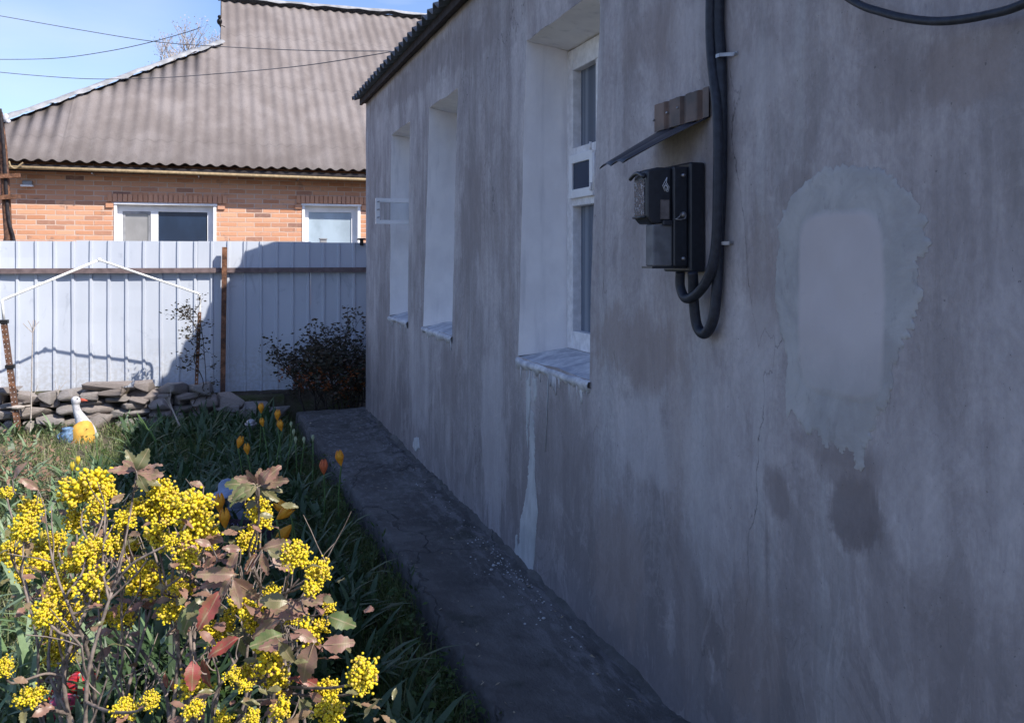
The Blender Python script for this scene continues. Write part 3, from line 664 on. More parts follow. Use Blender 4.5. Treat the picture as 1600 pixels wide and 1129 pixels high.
# ================================================================= METER, CANOPY, CONDUITS
mt = empty('electricity_meter', (WX, 2.4, 1.57)); tag(mt, 'black electricity meter with embossed display window fixed on grey wall under little canopy', 'meter')
g = G(); g.box((WX-.055, 2.335, 1.56), (WX-.004, 2.50, 1.885)); bev(part(g, 'back_plate', M['meterblack'], mt, False), .006)
g = G(); g.box((WX-.105, 2.345, 1.575), (WX-.056, 2.485, 1.872)); bev(part(g, 'body', M['meterblack'], mt, False), .006)
def prism(g, pts, y0, y1):       # outline in (x,z)
    k = len(pts); g.add([(x, y0, z) for x, z in pts] + [(x, y1, z) for x, z in pts], [tuple(range(k)), tuple(range(2*k-1, k-1, -1))] + [(i, i+k, (i+1) % k + k, (i+1) % k) for i in range(k)]); return g
g = G(); prism(g, [(1.284, 1.712), (1.284, 1.868), (1.240, 1.868), (1.206, 1.858), (1.203, 1.835), (1.203, 1.72), (1.220, 1.702), (1.25, 1.702)], 2.353, 2.44)
up_ = part(g, 'upper_cover', M['meterblack'], mt, False); bev(up_, .006)
g = G(); g.box((1.2005, 2.366, 1.728), (1.2027, 2.43, 1.832)); part(g, 'display_window', M['lens'], mt, False)
g = G()
pts = [(1.194, 2.354+.09*t/10, 1.838+.014*sin(pi*t/10)) for t in range(11)]
g.tube(pts, .006, 8); part(g, 'hood', M['meterblack'], mt)
g = G(); g.tube([(1.200, 2.36, 1.722), (1.200, 2.436, 1.722)], .004, 6); part(g, 'display_rim', M['meterblack'], mt)
g = G(); g.box((1.222, 2.349, 1.578), (1.284, 2.40, 1.700)); bev(part(g, 'terminal_cover', M['metergrey'], mt, False), .004)
g = G(); g.box((1.220, 2.352, 1.571), (1.33, 2.42, 1.5775)); part(g, 'cover_lip', M['meterblack'], mt, False)
g = G(); g.box((1.246, 2.345, 1.716), (1.272, 2.3525, 1.772)); part(g, 'label_plate', M['label'], mt, False)
g = G(); g.box((1.25, 2.34, 1.697), (1.28, 2.353, 1.713)); bev(part(g, 'seal_lug', M['meterblack'], mt, False), .003)
# emblem: nested angular strokes
g = G(); cxm, czm = 1.264, 1.812
def strokes(pl, r=.0009):
    for p in pl: g.tube([(cxm+x*.001, 2.3515, czm+z*.001) for x, z in p], r, 5)
strokes([[(4, 27), (-10, 2), (-3, -14)], [(4, 27), (2, 12), (11, -2), (7, -16), (2, -14)], [(2, 12), (-5, 0), (0, -12), (2, -14)], [(-5, 0), (2, 3), (5, -3), (2, -12)], [(1, 6), (7, -2), (5, -12)]])
part(g, 'emblem', M['markwhite'], mt)
g = G()
for z, q in ((1.845, .005), (1.60, .005), (1.73, .008)): g = G(); g.tube([(1.315, 2.346, z), (1.315, 2.335, z)], q, 8); part(g, 'screw', M['steel'], mt)
g = G()
g.tube([(1.308, 2.333, 1.735), (1.296, 2.33, 1.722), (1.286, 2.334, 1.716), (1.30, 2.33, 1.714), (1.316, 2.33, 1.718), (1.319, 2.33, 1.728)], .0018, 5)
part(g, 'seal_wire', M['steel'], mt)
# canopy: upright flange on the wall, sloping corrugated sheet
cn_ = empty('meter_canopy', (WX, 2.48, 2.0)); tag(cn_, 'small bent sheet metal canopy above the black electricity meter', 'canopy')
g = G(); n = 48; vs = []
for i in range(n+1):
    t = i/n; y = lin(2.655, 2.30, t); h = min(1, 1.9*abs(sin(t*pi*3.5))); dx = .003+.009*h
    for z in (2.015, 2.06, 2.103+.002*fbm(y*30, 1)): vs.append((WX-dx, y, z))
for i in range(n+1):
    t = i/n; y = lin(2.655, 2.30, t); vs.append((WX-.001, y, 2.103)); 
g.add(vs[:3*(n+1)], [(i*3+j, i*3+j+1, (i+1)*3+j+1, (i+1)*3+j) for i in range(n) for j in range(2)])
o = part(g, 'wall_flange', M['flange'], cn_, False); m = o.modifiers.new('thick', 'SOLIDIFY'); m.thickness = .0015
g = G(); vs = []; nu = 12
for i in range(n+1):
    t = i/n; yi = lin(2.655, 2.305, t); yo = lin(2.655, 2.44, t)
    for j in range(nu+1):
        u = j/nu; x = lin(WX-.006, 1.187, u); y = lin(yi, yo, u); z = lin(2.018, 1.902, u) - .006*u*u
        z += (.012*lin(.4, 1, u))*abs(sin(t*pi*2.5))**.7 - .006; vs.append((x, y, z))
g.add(vs, [(i*(nu+1)+j, i*(nu+1)+j+1, (i+1)*(nu+1)+j+1, (i+1)*(nu+1)+j) for i in range(n) for j in range(nu)])
o = part(g, 'sloping_sheet', M['canopy'], cn_); m = o.modifiers.new('thick', 'SOLIDIFY'); m.thickness = .002
for y, z in ((2.645, 2.055), (2.555, 2.065), (2.485, 2.07)): g = G(); g.sph((WX-.013, y, z), .0045, 8, 6); part(g, 'rivet', M['steel'], cn_)
def smoothpath(pts, n=8):
    pts = [Vector(p) for p in pts]; o = []
    for i in range(len(pts)-1):
        p0, p1, p2, p3 = pts[max(i-1, 0)], pts[i], pts[i+1], pts[min(i+2, len(pts)-1)]
        for j in range(n):
            t = j/n; o.append(.5*((2*p1)+(p2-p0)*t+(2*p0-5*p1+4*p2-p3)*t*t+(3*p1-p0-3*p2+p3)*t**3))
    return o+[pts[-1]]
def ribbed(g, path, r):
    # resample for rib rings
    pts = [path[0]]; step = .003
    out = []; acc = 0
    for a, b in zip(path, path[1:]):
        L = (b-a).length; d = acc
        while d < L: out.append(a.lerp(b, d/L)); d += step
        acc = d-L
    g.tube(out, [r*(1 if i % 2 else .93) for i in range(len(out))], 12)
ca = [(1112,-60,.035),(1110,30,.035),(1112,90,.035),(1121,180,.04),(1122,280,.045),(1119,380,.045),(1108,430,.05),(1090,458,.055),(1072,466,.06),(1063,448,.06),(1063,424,.062)]
g = G(); ribbed(g, smoothpath([onx(a, b, WX-c) for a, b, c in ca]), .0150)
o = rel(g, (WX, 2.3, 1.5)).build('conduit', M['blackrubber'], None, True, (WX, 2.3, 1.5))
tag(o, 'black ribbed conduit with the shorter loop ending left below the meter', 'cable', 'black conduits running down to the meter')
cb = [(1126,-60,.018),(1123,30,.018),(1126,88,.018),(1128,170,.02),(1127,280,.02),(1123,380,.02),(1120,450,.024),(1114,500,.03),(1101,521,.034),(1089,508,.036),(1084,470,.045),(1083,440,.06),(1082,424,.066)]
g = G(); ribbed(g, smoothpath([onx(a, b, WX-c) for a, b, c in cb]), .0160)
o = rel(g, (WX, 2.25, 1.5)).build('conduit', M['blackrubber'], None, True, (WX, 2.25, 1.5))
tag(o, 'black ribbed conduit hanging in the longer, lower loop under the meter', 'cable', 'black conduits running down to the meter')
for (px, py, l) in ((1129, 88, 'small grey clip holding the conduits above the canopy'), (1122, 380, 'small grey clip holding the conduits beside the meter')):
    p = onx(px, py, WX-.02); g = G()
    pts = [(WX-.001, p.y-.035, p.z), (WX-.012, p.y-.030, p.z), (WX-.037, p.y-.012, p.z), (WX-.038, p.y+.006, p.z)]
    for a, b in zip(pts, pts[1:]): g.bar(a, b, .002, .010)
    g.box((WX-.004, p.y-.05, p.z-.005), (WX-.001, p.y-.034, p.z+.005)); g.tube([(WX-.004, p.y-.042, p.z), (WX-.007, p.y-.042, p.z)], .003, 6)
    o = rel(g, (WX, p.y, p.z)).build('cable_clip', M['steel'], None, False, (WX, p.y, p.z)); tag(o, l, 'clip', 'cable clips')
g = G(); pts = [(1250,-60),(1330,0),(1380,20),(1430,31),(1480,33),(1540,24),(1600,6),(1700,-50)]
g.tube(smoothpath([onx(a, b, WX-.06) for a, b in pts]), .0085, 12)
o = rel(g, (WX-.06, 1.5, 2.2)).build('hanging_cable', M['blackrubber'], None, True, (WX-.06, 1.5, 2.2)); tag(o, 'thick black cable sagging across the top right of the grey wall', 'cable')

# ================================================================= NEIGHBOUR HOUSE
HY_ = 15.0; EY = 14.6; EZN = 3.03; SL = R(40); TS = math.tan(SL)
nb = empty('brick_house', (0, HY_, 0)); tag(nb, 'orange brick house with grey corrugated hipped roof and white framed windows behind the fence', 'house')
W1 = [ony(178, 319, HY_), ony(338, 319, HY_)]; W2 = [ony(472, 321, HY_), ony(563, 321, HY_)]
wins = [(W1[0].x, W1[1].x, 1.15, W1[0].z), (W2[0].x, W2[1].x, 1.15, W2[0].z)]
HL = -3.7; HR = 9.0; HT = 3.05
g = G(); xsx = sorted([HL, HR] + [w[0] for w in wins] + [w[1] for w in wins])
for a, b in zip(xsx, xsx[1:]):
    w = [q for q in wins if abs(q[0]-a) < 1e-6 and abs(q[1]-b) < 1e-6]
    if w: w = w[0]; g.add([(a, HY_, 0), (b, HY_, 0), (b, HY_, w[2]), (a, HY_, w[2])], [(0,1,2,3)]); g.add([(a, HY_, w[3]), (b, HY_, w[3]), (b, HY_, HT), (a, HY_, HT)], [(0,1,2,3)])
    else: g.add([(a, HY_, 0), (b, HY_, 0), (b, HY_, HT), (a, HY_, HT)], [(0,1,2,3)])
DN = 9.0
g.add([(HL, HY_, 0), (HL, HY_+DN, 0), (HL, HY_+DN, HT), (HL, HY_, HT)], [(0,3,2,1)]); g.add([(HR, HY_, 0), (HR, HY_+DN, 0), (HR, HY_+DN, HT), (HR, HY_, HT)], [(0,1,2,3)])
g.add([(HL, HY_+DN, 0), (HR, HY_+DN, 0), (HR, HY_+DN, HT), (HL, HY_+DN, HT)], [(0,3,2,1)])
part(g, 'wall', M['brick'], nb, False)
for k, (a, b, z0, z1) in enumerate(wins):
    f = G(); d = .12
    f.box((a, HY_-.012, z0), (a+.045, HY_+d, z1)); f.box((b-.045, HY_-.012, z0), (b, HY_+d, z1)); f.box((a-.012 if k else a, HY_-.03, z1), (b+.012, HY_+d, z1+.03)); f.box((a+.045, HY_, z0), (b-.045, HY_+d, z0+.03))
    fr = part(f, 'window_surround', M['white'], nb, False)
    f = G(); a2, b2, t2 = a+.045, b-.045, z1; yy = HY_+d-.03
    f.box((a2, yy, z0), (a2+.07, yy+.06, t2)); f.box((b2-.09, yy, z0), (b2, yy+.06, t2)); f.box((a2+.07, yy+.001, t2-.10), (b2-.09, yy+.06, t2)); f.box((a2+.07, yy+.001, z0), (b2-.09, yy+.06, z0+.08))
    if k == 0:
        m_ = ony(241, 319, HY_).x; f.box((m_-.055, yy-.006, z0), (m_+.055, yy+.06, t2-.1))
        f2 = sub(f, 'frame', M['white'], nb, fr, False)
        s_ = G(); s_.box((a2+.07, yy+.012, z0+.08), (a2+.11, yy+.05, t2-.1)); s_.box((m_-.09, yy+.012, z0+.08), (m_-.055, yy+.05, t2-.1)); s_.box((a2+.11, yy+.0125, t2-.14), (m_-.09, yy+.05, t2-.1))
        sub(s_, 'sash', M['metergrey'] if 0 else M['zinc'], nb, fr, False)
        q = G(); q.box((a2+.1, yy+.03, z0+.05), (m_-.08, yy+.035, t2-.13)); sub(q, 'pane', M['glass_blind'], nb, fr, False)
        q = G(); q.box((m_+.05, yy+.02, z0+.05), (b2-.085, yy+.025, t2-.095)); sub(q, 'pane', M['glass_dark'], nb, fr, False)
    else:
        sub(f, 'frame', M['white'], nb, fr, False)
        q = G(); q.box((a2+.06, yy+.02, z0+.05), (b2-.08, yy+.025, t2-.09)); sub(q, 'pane', M['glass_pale'], nb, fr, False)
    l = G(); x = a-.09; zl0 = z1+.035
    while x < b+.12:
        l.box((x, HY_-.028, zl0+rg.uniform(0, .004)), (x+.062, HY_+.02, zl0+.125)); x += .073
    l.box((a-.115, HY_-.03, z1-.055), (a-.006, HY_+.02, z1+.018)); l.box((b+.018, HY_-.03, z1-.055), (b+.13, HY_+.02, z1+.018))
    bev(part(l, 'lintel', M['lintel_brick'], nb, False), .004)
# corrugated roof
hp0 = (-4.05, EY); hp1 = (.17, 17.71); RY = 19.16
def vmax(x):
    if x < hp1[0]: return max(0, EY + (x-hp0[0])*(hp1[1]-hp0[1])/(hp1[0]-hp0[0]))
    return RY
g = G(); WL = .183; NP = 8; C = 1.45
xsr = []; x = hp0[0]
while x < 9.6: xsr.append(x); x += WL/NP
lv = [0]; y = EY
vs = []; levels = []
y = EY
while y < RY+C: levels += [(y, 0.012), (y+C-.02, -.006)]; y += C
nl = len(levels)
for i, x in enumerate(xsr):
    ym = vmax(x); h = .019*cos(2*pi*i/NP)
    wob = .006*fbm(x*2, 1.1)
    for (ly, lz) in levels:
        yy = min(ly, ym); vs.append((x, yy - h*sin(SL)*(0 if yy > EY else 0), EZN+(yy-EY)*TS + h + lz + .012*fbm(x*1.1, yy*.8, 2) + wob))
fs = []
for i in range(len(xsr)-1):
    for j in range(nl-1):
        if levels[j][0] < max(vmax(xsr[i]), vmax(xsr[i+1])): a = i*nl+j; fs.append((a, a+nl, a+nl+1, a+1))
g.add(vs, fs)
o = part(g, 'roof', M['slate'], nb); m = o.modifiers.new('thick', 'SOLIDIFY'); m.thickness = .012; m.offset = -1
# back slope, gablet and hip end
g = G(); RZN = EZN+(RY-EY)*TS; BY = RY+(RY-EY)
g.add([(.17, RY, RZN), (9.55, RY, RZN), (9.55, BY, EZN), (-4.05, BY, EZN), (.17, 2*RY-17.71, EZN+(17.71-EY)*TS)], [(0,1,2,3,4)])
g.add([(-4.05, EY, EZN), (.17, 17.71, EZN+(17.71-EY)*TS), (.17, 2*RY-17.71, EZN+(17.71-EY)*TS), (-4.05, BY, EZN)], [(0,1,2,3)])
part(g, 'roof', M['slate'], nb, False)
g = G(); zg = EZN+(17.71-EY)*TS; g.add([(.2, 17.71, zg), (.2, RY, RZN), (.2, 2*RY-17.71, zg)], [(0,1,2)]); part(g, 'gablet', M['timber'], nb, False)
# ridge caps
def cap(a, b, r=.13, sag=.4, n=40, wob=.02):
    g = G(); a = Vector(a); b = Vector(b); d = (b-a).normalized(); x = d.cross(UP).normalized(); vs = []
    y = x.cross(d)
    for i in range(n+1):
        t = i/n; p = a.lerp(b, t) + UP*(wob*fbm(t*9, a.x)); st_ = .012*((i*.25) % 1)
        for j in range(9):
            al = pi*j/8 ; vs.append(p + x*cos(al)*r + y*((sin(al)*r*.55)-r*.12+st_) + (UP*(.018*sin(i*2.2)) if j in (0, 8) else UP*0))
    return g.add(vs, [(i*9+j, i*9+j+1, (i+1)*9+j+1, (i+1)*9+j) for i in range(n) for j in range(8)])
part(cap((hp0[0], hp0[1], EZN+.03), (hp1[0], hp1[1], EZN+(hp1[1]-EY)*TS+.03), .11), 'hip_cap', M['zinc'], nb)
part(cap((.12, RY, RZN+.03), (9.55, RY, RZN+.03), .14), 'ridge_cap', M['zinc'], nb)
g = G(); g.box((HL-.25, EY+.06, 2.88), (9.4, EY+.09, 2.98)); g.box((HL-.25, EY+.05, 2.93), (9.4, HY_+.02, 2.95)); part(g, 'eave_board', M['timber'], nb, False)
g = G(); a = ony(18, 258, HY_-.3); b = ony(575, 275, HY_-.3)
g.tube([Vector((-3.5, HY_-.38, 2.93)), Vector((-1, HY_-.38, 2.915)), Vector((2.6, HY_-.38, 2.885)), Vector((8, HY_-.38, 2.86))], .026, 10)
gp = rel(g, (0, HY_-.3, 2.84)).build('gas_pipe', M['gas'], None, True, (0, HY_-.3, 2.84)); tag(gp, 'yellow gas pipe running under the eave of the brick house', 'pipe')
g = G()
for i in range(8): x = -3.2+i*1.5; g.box((x, HY_-.38, 2.862), (x+.015, HY_, 2.872))
rel(g, (0, HY_-.3, 2.84)).build('bracket', M['steel'], gp, False)
g = G(); g.tube(smoothpath([ony(x, y, HY_-.45) for x, y in ((14, 252), (17, 260), (24, 263), (31, 258), (36, 254))]), .012, 8)
o = rel(g, (-3.2, HY_-.45, 2.9)).build('bent_tube', M['gas'], None, True, (-3.2, HY_-.45, 2.9)); tag(o, 'short curved cream tube by the pole at the eave of the brick house', 'pipe')
p = ony(42, 287, HY_-.08); lm = empty('wall_lamp', p); tag(lm, 'small white lamp box on the brick wall near the left pole', 'lamp')
g = G(); g.box((p.x-.06, HY_-.11, p.z-.02), (p.x+.07, HY_-.03, p.z+.045)); bev(part(g, 'housing', M['zinc'], lm, False), .01)
g = G(); g.box((p.x-.075, HY_-.15, p.z-.045), (p.x+.085, HY_-.02, p.z-.022)); part(g, 'shade', M['white'], lm, False)
g = G(); g.box((p.x-.02, HY_-.03, p.z-.02), (p.x+.02, HY_, p.z+.03)); part(g, 'bracket', M['steel'], lm, False)
# rusty service pole
pole = empty('service_pole', (-3.35, 14.2, 0)); tag(pole, 'dark rusty service pole with short crossbars at the left edge before the brick house', 'pole')
g = G(); g.tube([Vector((-3.20, 14.25, 0)), ony(13, 372, 14.2), ony(9, 300, 14.2), ony(5, 230, 14.2), ony(1, 175, 14.2)], [.055, .055, .058, .05, .025], 10)
part(g, 'shaft', M['rust'], pole)
g = G(); g.tube(smoothpath([ony(x, y, 14.14) for x, y in ((0, 170), (6, 235), (10, 300), (14, 345), (22, 376), (30, 440))]), .022, 8); part(g, 'cable_bundle', M['timber'], pole)
for y in (275, 308):
    g = G(); a = ony(-8, y+1, 14.12); b = ony(32, y-1, 14.12); g.bar(a, b, .07, .06); part(g, 'crossbar', M['rust'], pole, False)
g = G(); p = ony(9, 184, 14.15); g.sph(p, (.04, .04, .06)); g.sph(p+Vector((.03, 0, -.05)), .035); part(g, 'insulator', M['goosewhite'], pole)
# overhead wires
def wire(name, pts, lab):
    g = G(); P = smoothpath([ony(x, y, Y) for x, y, Y in pts], 10); g.tube(P, .0045, 6); o = P[0]
    tag(rel(g, o).build(name, M['wire'], None, True, o), lab, 'wire', 'overhead wires')
wire('overhead_wire', [(-60,15,13.0),(0,25,12.7),(120,46,12.0),(240,65,11.3),(345,73,10.4),(480,79,9.2),(612,80,8.2)], 'upper overhead wire crossing the sky and the brick house roof')
wire('overhead_wire', [(-60,91,13.0),(0,93,12.8),(90,91,12.5),(170,80,12.0),(240,65,11.3),(300,48,10.9),(312,43,10.8)], 'middle overhead wire joining the upper one in the sky')
wire('overhead_wire', [(-60,104,13.0),(0,113,12.5),(130,123,12),(240,122,11.2),(345,115,10.4),(480,102,9.2),(618,80,8.15)], 'lower overhead wire sagging across the brick house roof')
# bird on the gablet
p = ony(343, 34, 17.6); bd = G(); bd.sph(p, (.05, .09, .06), 10, 7); bd.sph(p+Vector((0, -.07, .07)), .036, 8, 6); bd.tube([p+Vector((0, .06, 0)), p+Vector((.02, .2, -.05))], [.03, .012], 6); bd.tube([p+Vector((0, -.1, .07)), p+Vector((0, -.135, .065))], [.012, .003], 6); bd.tube([p+Vector((0, 0, -.05)), p+Vector((.1, .02, -.09))], .008, 5)
tag(rel(bd, p).build('bird', M['black'], None, True, p), 'small black bird perched at the step of the grey roof edge', 'bird')

# ================================================================= FENCE
FY = 9.8
fn = empty('metal_fence', (0, FY, .2)); tag(fn, 'pale blue corrugated metal fence with brown rail and rusty posts', 'fence')
def panel(x0, x1, dz, dy):
    g = G(); P = .163; x = x0; pr = []
    while x < x1-.001:
        for dx, d in ((0, 0), (.118, 0), (.127, -.018), (.143, -.018), (.152, 0)): pr.append((x+dx, d))
        x += P
    pr.append((x, 0)); vs = []
    zz = [.13+.1645*i for i in range(10)] + [1.775+dz]
    for (x, d) in pr:
        for z in zz: vs.append((x+.004*fbm(z*2, x0), FY+d+dy+.012*fbm(x*1.8, z*1.6, 4), z))
    n = len(zz); g.add(vs, [(i*n+j, (i+1)*n+j, (i+1)*n+j+1, i*n+j+1) for i in range(len(pr)-1) for j in range(n-1)])
    o = part(g, 'panel', M['fence'], fn, False); m = o.modifiers.new('thick', 'SOLIDIFY'); m.thickness = .003; m.offset = 1
x = -4.70; k = 0
while x < 3.0: panel(x, x+.163*7, (0, .006, -.004, .003, .005, -.002, .004)[k % 7], (k % 2)*.004); x += .163*7; k += 1
g = G(); g.box((-4.7, FY-.065, 1.455), (3.1, FY-.022, 1.505)); part(g, 'rail', M['brown_rail'], fn, False)
for px_ in (.1, -3.1, 2.9):
    g = G()
    if px_ == .1: a = ony(351, 386, FY-.11); b_ = ony(347.5, 612, FY-.11); b_.z = .0; g.bar(b_, a, .062, .05)
    else: g.bar((px_, FY-.11, 0), (px_, FY-.11, 1.74), .06, .05)
    part(g, 'post', M['rust'], fn, False)
p = ony(565, 375, FY-.02); g = G(); g.tube([p-UP*.06, p], .02, 10); g.tube([p, p+UP*.012, p+UP*.02], [.05, .05, .04], 12)
tag(rel(g, p).build('post_cap', M['black'], None, False, p), 'black plastic knob on the fence top beside the grey house corner', 'cap')
p = ony(505, 374, FY+.35); g = G(); g.box((p.x-.035, p.y-.03, 0.2), (p.x+.035, p.y+.03, p.z)); g.box((p.x-.042, p.y-.037, p.z), (p.x+.042, p.y+.037, p.z+.012))
tag(rel(g, (p.x, p.y, .2)).build('stub_post', M['zinc'], None, False, (p.x, p.y, .2)), 'grey post end peeking over the fence before the right window', 'post')

# ================================================================= DRY STONE WALL
sw = empty('stone_wall', (-1.2, 9.35, 0)); tag(sw, 'low dry stacked wall of brown field stones at the foot of the fence', 'stone wall')
rs = random.Random(12); cnt = 0
def stone_mesh(seed):
    import bmesh
    rd = random.Random(seed); bm = bmesh.new()
    for _ in range(17):
        v = [rd.uniform(-1, 1) for _ in range(3)]; k = rd.randrange(3); v[k] = math.copysign(1, v[k]); v[0] *= .98
        bm.verts.new((v[0]*.5*rd.uniform(.88, 1), v[1]*.5*rd.uniform(.85, 1), v[2]*.5*rd.uniform(.85, 1)))
    bmesh.ops.convex_hull(bm, input=bm.verts)
    for v in [v for v in bm.verts if not v.link_faces]: bm.verts.remove(v)
    bmesh.ops.dissolve_limit(bm, angle_limit=R(14), verts=bm.verts, edges=bm.edges)
    bmesh.ops.bevel(bm, geom=list(bm.edges), offset=.035, segments=2, affect='EDGES', profile=.5)
    bmesh.ops.triangulate(bm, faces=bm.faces); bmesh.ops.subdivide_edges(bm, edges=bm.edges, cuts=1)
    for v in bm.verts: v.co *= 1+.05*fbm(v.co.x*5+seed, v.co.y*5, v.co.z*5)
    me = bpy.data.meshes.new('stone'); bm.to_mesh(me); bm.free(); me.materials.append(M['stone'])
    me.polygons.foreach_set('use_smooth', [True]*len(me.polygons)); return me
SM = [stone_mesh(i*3+1) for i in range(11)]
def wtop(x): return .40 + .05*fbm(x*1.7, 3) if x < -.2 else max(.12, .37-.30*(x+.2)) + .03*fbm(x*3, 2)
z = .0; row = 0
while z < .52:
    h = rs.uniform(.045, .095) if row else .11; x = -3.2+rs.random()*.2
    while x < .75 and cnt < 98:
        w = rs.uniform(.14, .42)*(1 if x > -2.6 else 1.4)
        if z + h*.6 < wtop(x+w/2) + (.05 if -1.0 < x < -.6 else 0) and x > (-3.2):
            if x+w/2 > -2.75 or row % 2 == 0:
                o = bpy.data.objects.new('stone', SM[rs.randrange(11)]); sc.collection.objects.link(o); o.parent = sw
                hh = h*rs.uniform(1.15, 1.7); o.scale = (w*1.12, .36, hh); o.location = (x+w/2+1.2, rs.uniform(-.06, .05)+z*.15-.06, z+h/2+rs.uniform(-.008, .008)+gh(x, 9.3)); o.rotation_euler = (rs.uniform(-.08, .08), rs.uniform(-.09, .09), rs.uniform(-.25, .25)); cnt += 1
        x += w*.985
    z += h*.93; row += 1
g = G(); g.box((-3.3, 9.38, -.05), (-.2, 9.60, .33)); g.box((-.2, 9.4, -.05), (.7, 9.6, .2))
part(g, 'core', M['soil'], sw, False)

# ================================================================= TUBE ARCH
ar = empty('garden_arch', (-1.0, 9.1, 0)); tag(ar, 'white tube arch on rusty perforated posts before the fence', 'garden arch')
YL, YM, YR = 9.02, 9.07, 9.2
L1 = ony(3, 469, YL); L0 = ony(6, 500, YL); PK = ony(155, 406, YM); R1 = ony(305, 457, YR); R2 = ony(311.5, 462, YR); R0 = ony(312, 488, YR)
g = G(); g.tube([L0, L1+UP*-.01, L1, L1.lerp(PK, .03), PK], .0115, 10); part(g, 'roof_tube', M['pipewhite'], ar)
g = G(); g.tube(smoothpath([PK, PK.lerp(R1, .5), PK.lerp(R1, .94), R2, R0], 6), .0105, 10); part(g, 'roof_tube', M['pipewhite'], ar)
g = G(); g.tube([PK-RT*.015, PK+RT*.015], .017, 10); part(g, 'joint', M['pipewhite'], ar)
def perf(a, b, w, cols_, name):
    g = G(); g.bar(a, b, w, w*.8); o = part(g, name, M['rust'], ar, False)
    d = (b-a); L = d.length; d.normalize(); s = G(); n = int(L/.042); side = d.cross(Vector((0, 1, 0))).normalized()
    for i in range(n):
        for c in cols_:
            p = a + d*(i+.5)*L/n + side*c - Vector((0, w*.4+.003, 0)); s.sph(p, (.0072, .0035, .0072), 8, 5)
    sub(s, 'stud', M['goosewhite'], ar, o)
a = ony(30, 697, YL); a.z = 0; perf(a, ony(6, 503, YL), .055, (-.014, .014), 'post')
a = ony(304, 690, YR); a.z = 0; perf(a, R0, .04, (0,), 'post')
g = G()
for (x, y) in ((6, 503), (16, 573)): p = ony(x, y, YL); g.box((p.x-.036, p.y-.035, p.z-.012), (p.x+.036, p.y+.03, p.z+.02))
p = ony(309, 554, YR); g.box((p.x-.035, p.y-.03, p.z-.01), (p.x+.03, p.y+.03, p.z+.008)); part(g, 'clamp', M['black'], ar, False)
g = G(); p = ony(28, 636, YL-.04); g.sph(p, (.06, .02, .02)); g.tube([p+Vector((-.09, 0, .0)), p+Vector((.1, 0, .01))], .007, 6); part(g, 'tie', M['palewood'], ar)

# ================================================================= BRANCHING PLANTS
def grow(g, p, d, L, r, depth, rd, tips, spread=.6, seg=3, up=.15, nb_=(2, 3)):
    pts = [p]; rs_ = [r]; q = p; dd = d.normalized()
    for i in range(seg):
        dd = (dd + Vector((rd.gauss(0, .16), rd.gauss(0, .16), rd.gauss(0, .1)+up*.3))).normalized(); q = q + dd*L/seg; pts.append(q); rs_.append(r*(1-.35*(i+1)/seg))
    g.tube(pts, rs_, 5, False); tips.append((q, dd, depth))
    if depth > 0:
        for k in range(rd.randint(*nb_)):
            t = rd.uniform(.4, 1.0); i = min(seg, max(1, int(t*seg+.5))); nd = (dd + Vector((rd.gauss(0, spread), rd.gauss(0, spread), rd.gauss(0, spread*.7)+up))).normalized()
            grow(g, pts[i], nd, L*rd.uniform(.55, .85), rs_[i]*.75, depth-1, rd, tips, spread, seg, up, nb_)
def leaves(g, pos, rd, n, s, spread):
    for _ in range(n):
        c = pos + Vector((rd.gauss(0, spread), rd.gauss(0, spread), rd.gauss(0, spread))); a = rd.random()*6.28
        u = Vector((cos(a), sin(a), rd.uniform(-.4, .7))).normalized(); v = u.cross(Vector((rd.gauss(0, 1), rd.gauss(0, 1), rd.gauss(0, 1)))).normalized(); l = s*rd.uniform(.6, 1.2)
        g.add([c, c+u*l*.45+v*l*.28, c+u*l, c+u*l*.45-v*l*.28], [(0, 1, 2, 3)])
# dark shrub in the corner
def shrub(name, lab, bases, seed, leafn, fl, cat='shrub'):
    rd = random.Random(seed); o = empty(name, (bases[0][0], bases[0][1], bases[0][2])); tag(o, lab, cat); b = G(); lf = G(); bl = G(); tips = []
    for (x, y, z, dx, dy, dz, L, r, dep) in bases: grow(b, Vector((x, y, z)), Vector((dx, dy, dz)), L, r, dep, rd, tips, .55)
    for (q, d, dp) in tips:
        leaves(lf, q, rd, leafn, .045, .035)
        if q.z < fl[1] and rd.random() < fl[0]:
            for _ in range(4):
                c = q+Vector((rd.gauss(0, .03), rd.gauss(0, .03)-.02, rd.gauss(0, .03))); leaves(bl, c, rd, 5, .03, .008)
    part(b, 'branches', M['bark2'], o); part(lf, 'foliage', M['bushleaf'], o, False)
    if bl.v: part(bl, 'blossom', M['quince'], o, False)
rd = random.Random(3); bs = []
for i in range(15):
    x = rd.uniform(.75, 1.45); y = rd.uniform(8.95, 9.35); bs.append((x, y, gh(x, y), (x-1.1)*1.1+rd.gauss(0, .2), rd.gauss(0, .2)-.1, 1, .36, .011, 4))
shrub('quince_shrub', 'dark twiggy shrub with dull orange blossom in the corner by the fence', bs, 4, 5, (.16, .52))
bs = [(1.33, 9.1, .05, -.02, 0, 1, .58, .013, 3), (1.36, 9.05, .05, -.3, 0, 1, .52, .012, 3), (1.4, 9.15, .05, .1, 0, 1, .55, .012, 3)]
shrub('tall_shrub', 'taller dark bush with thin upright twigs against the shaded fence', bs, 8, 6, (0, 0))
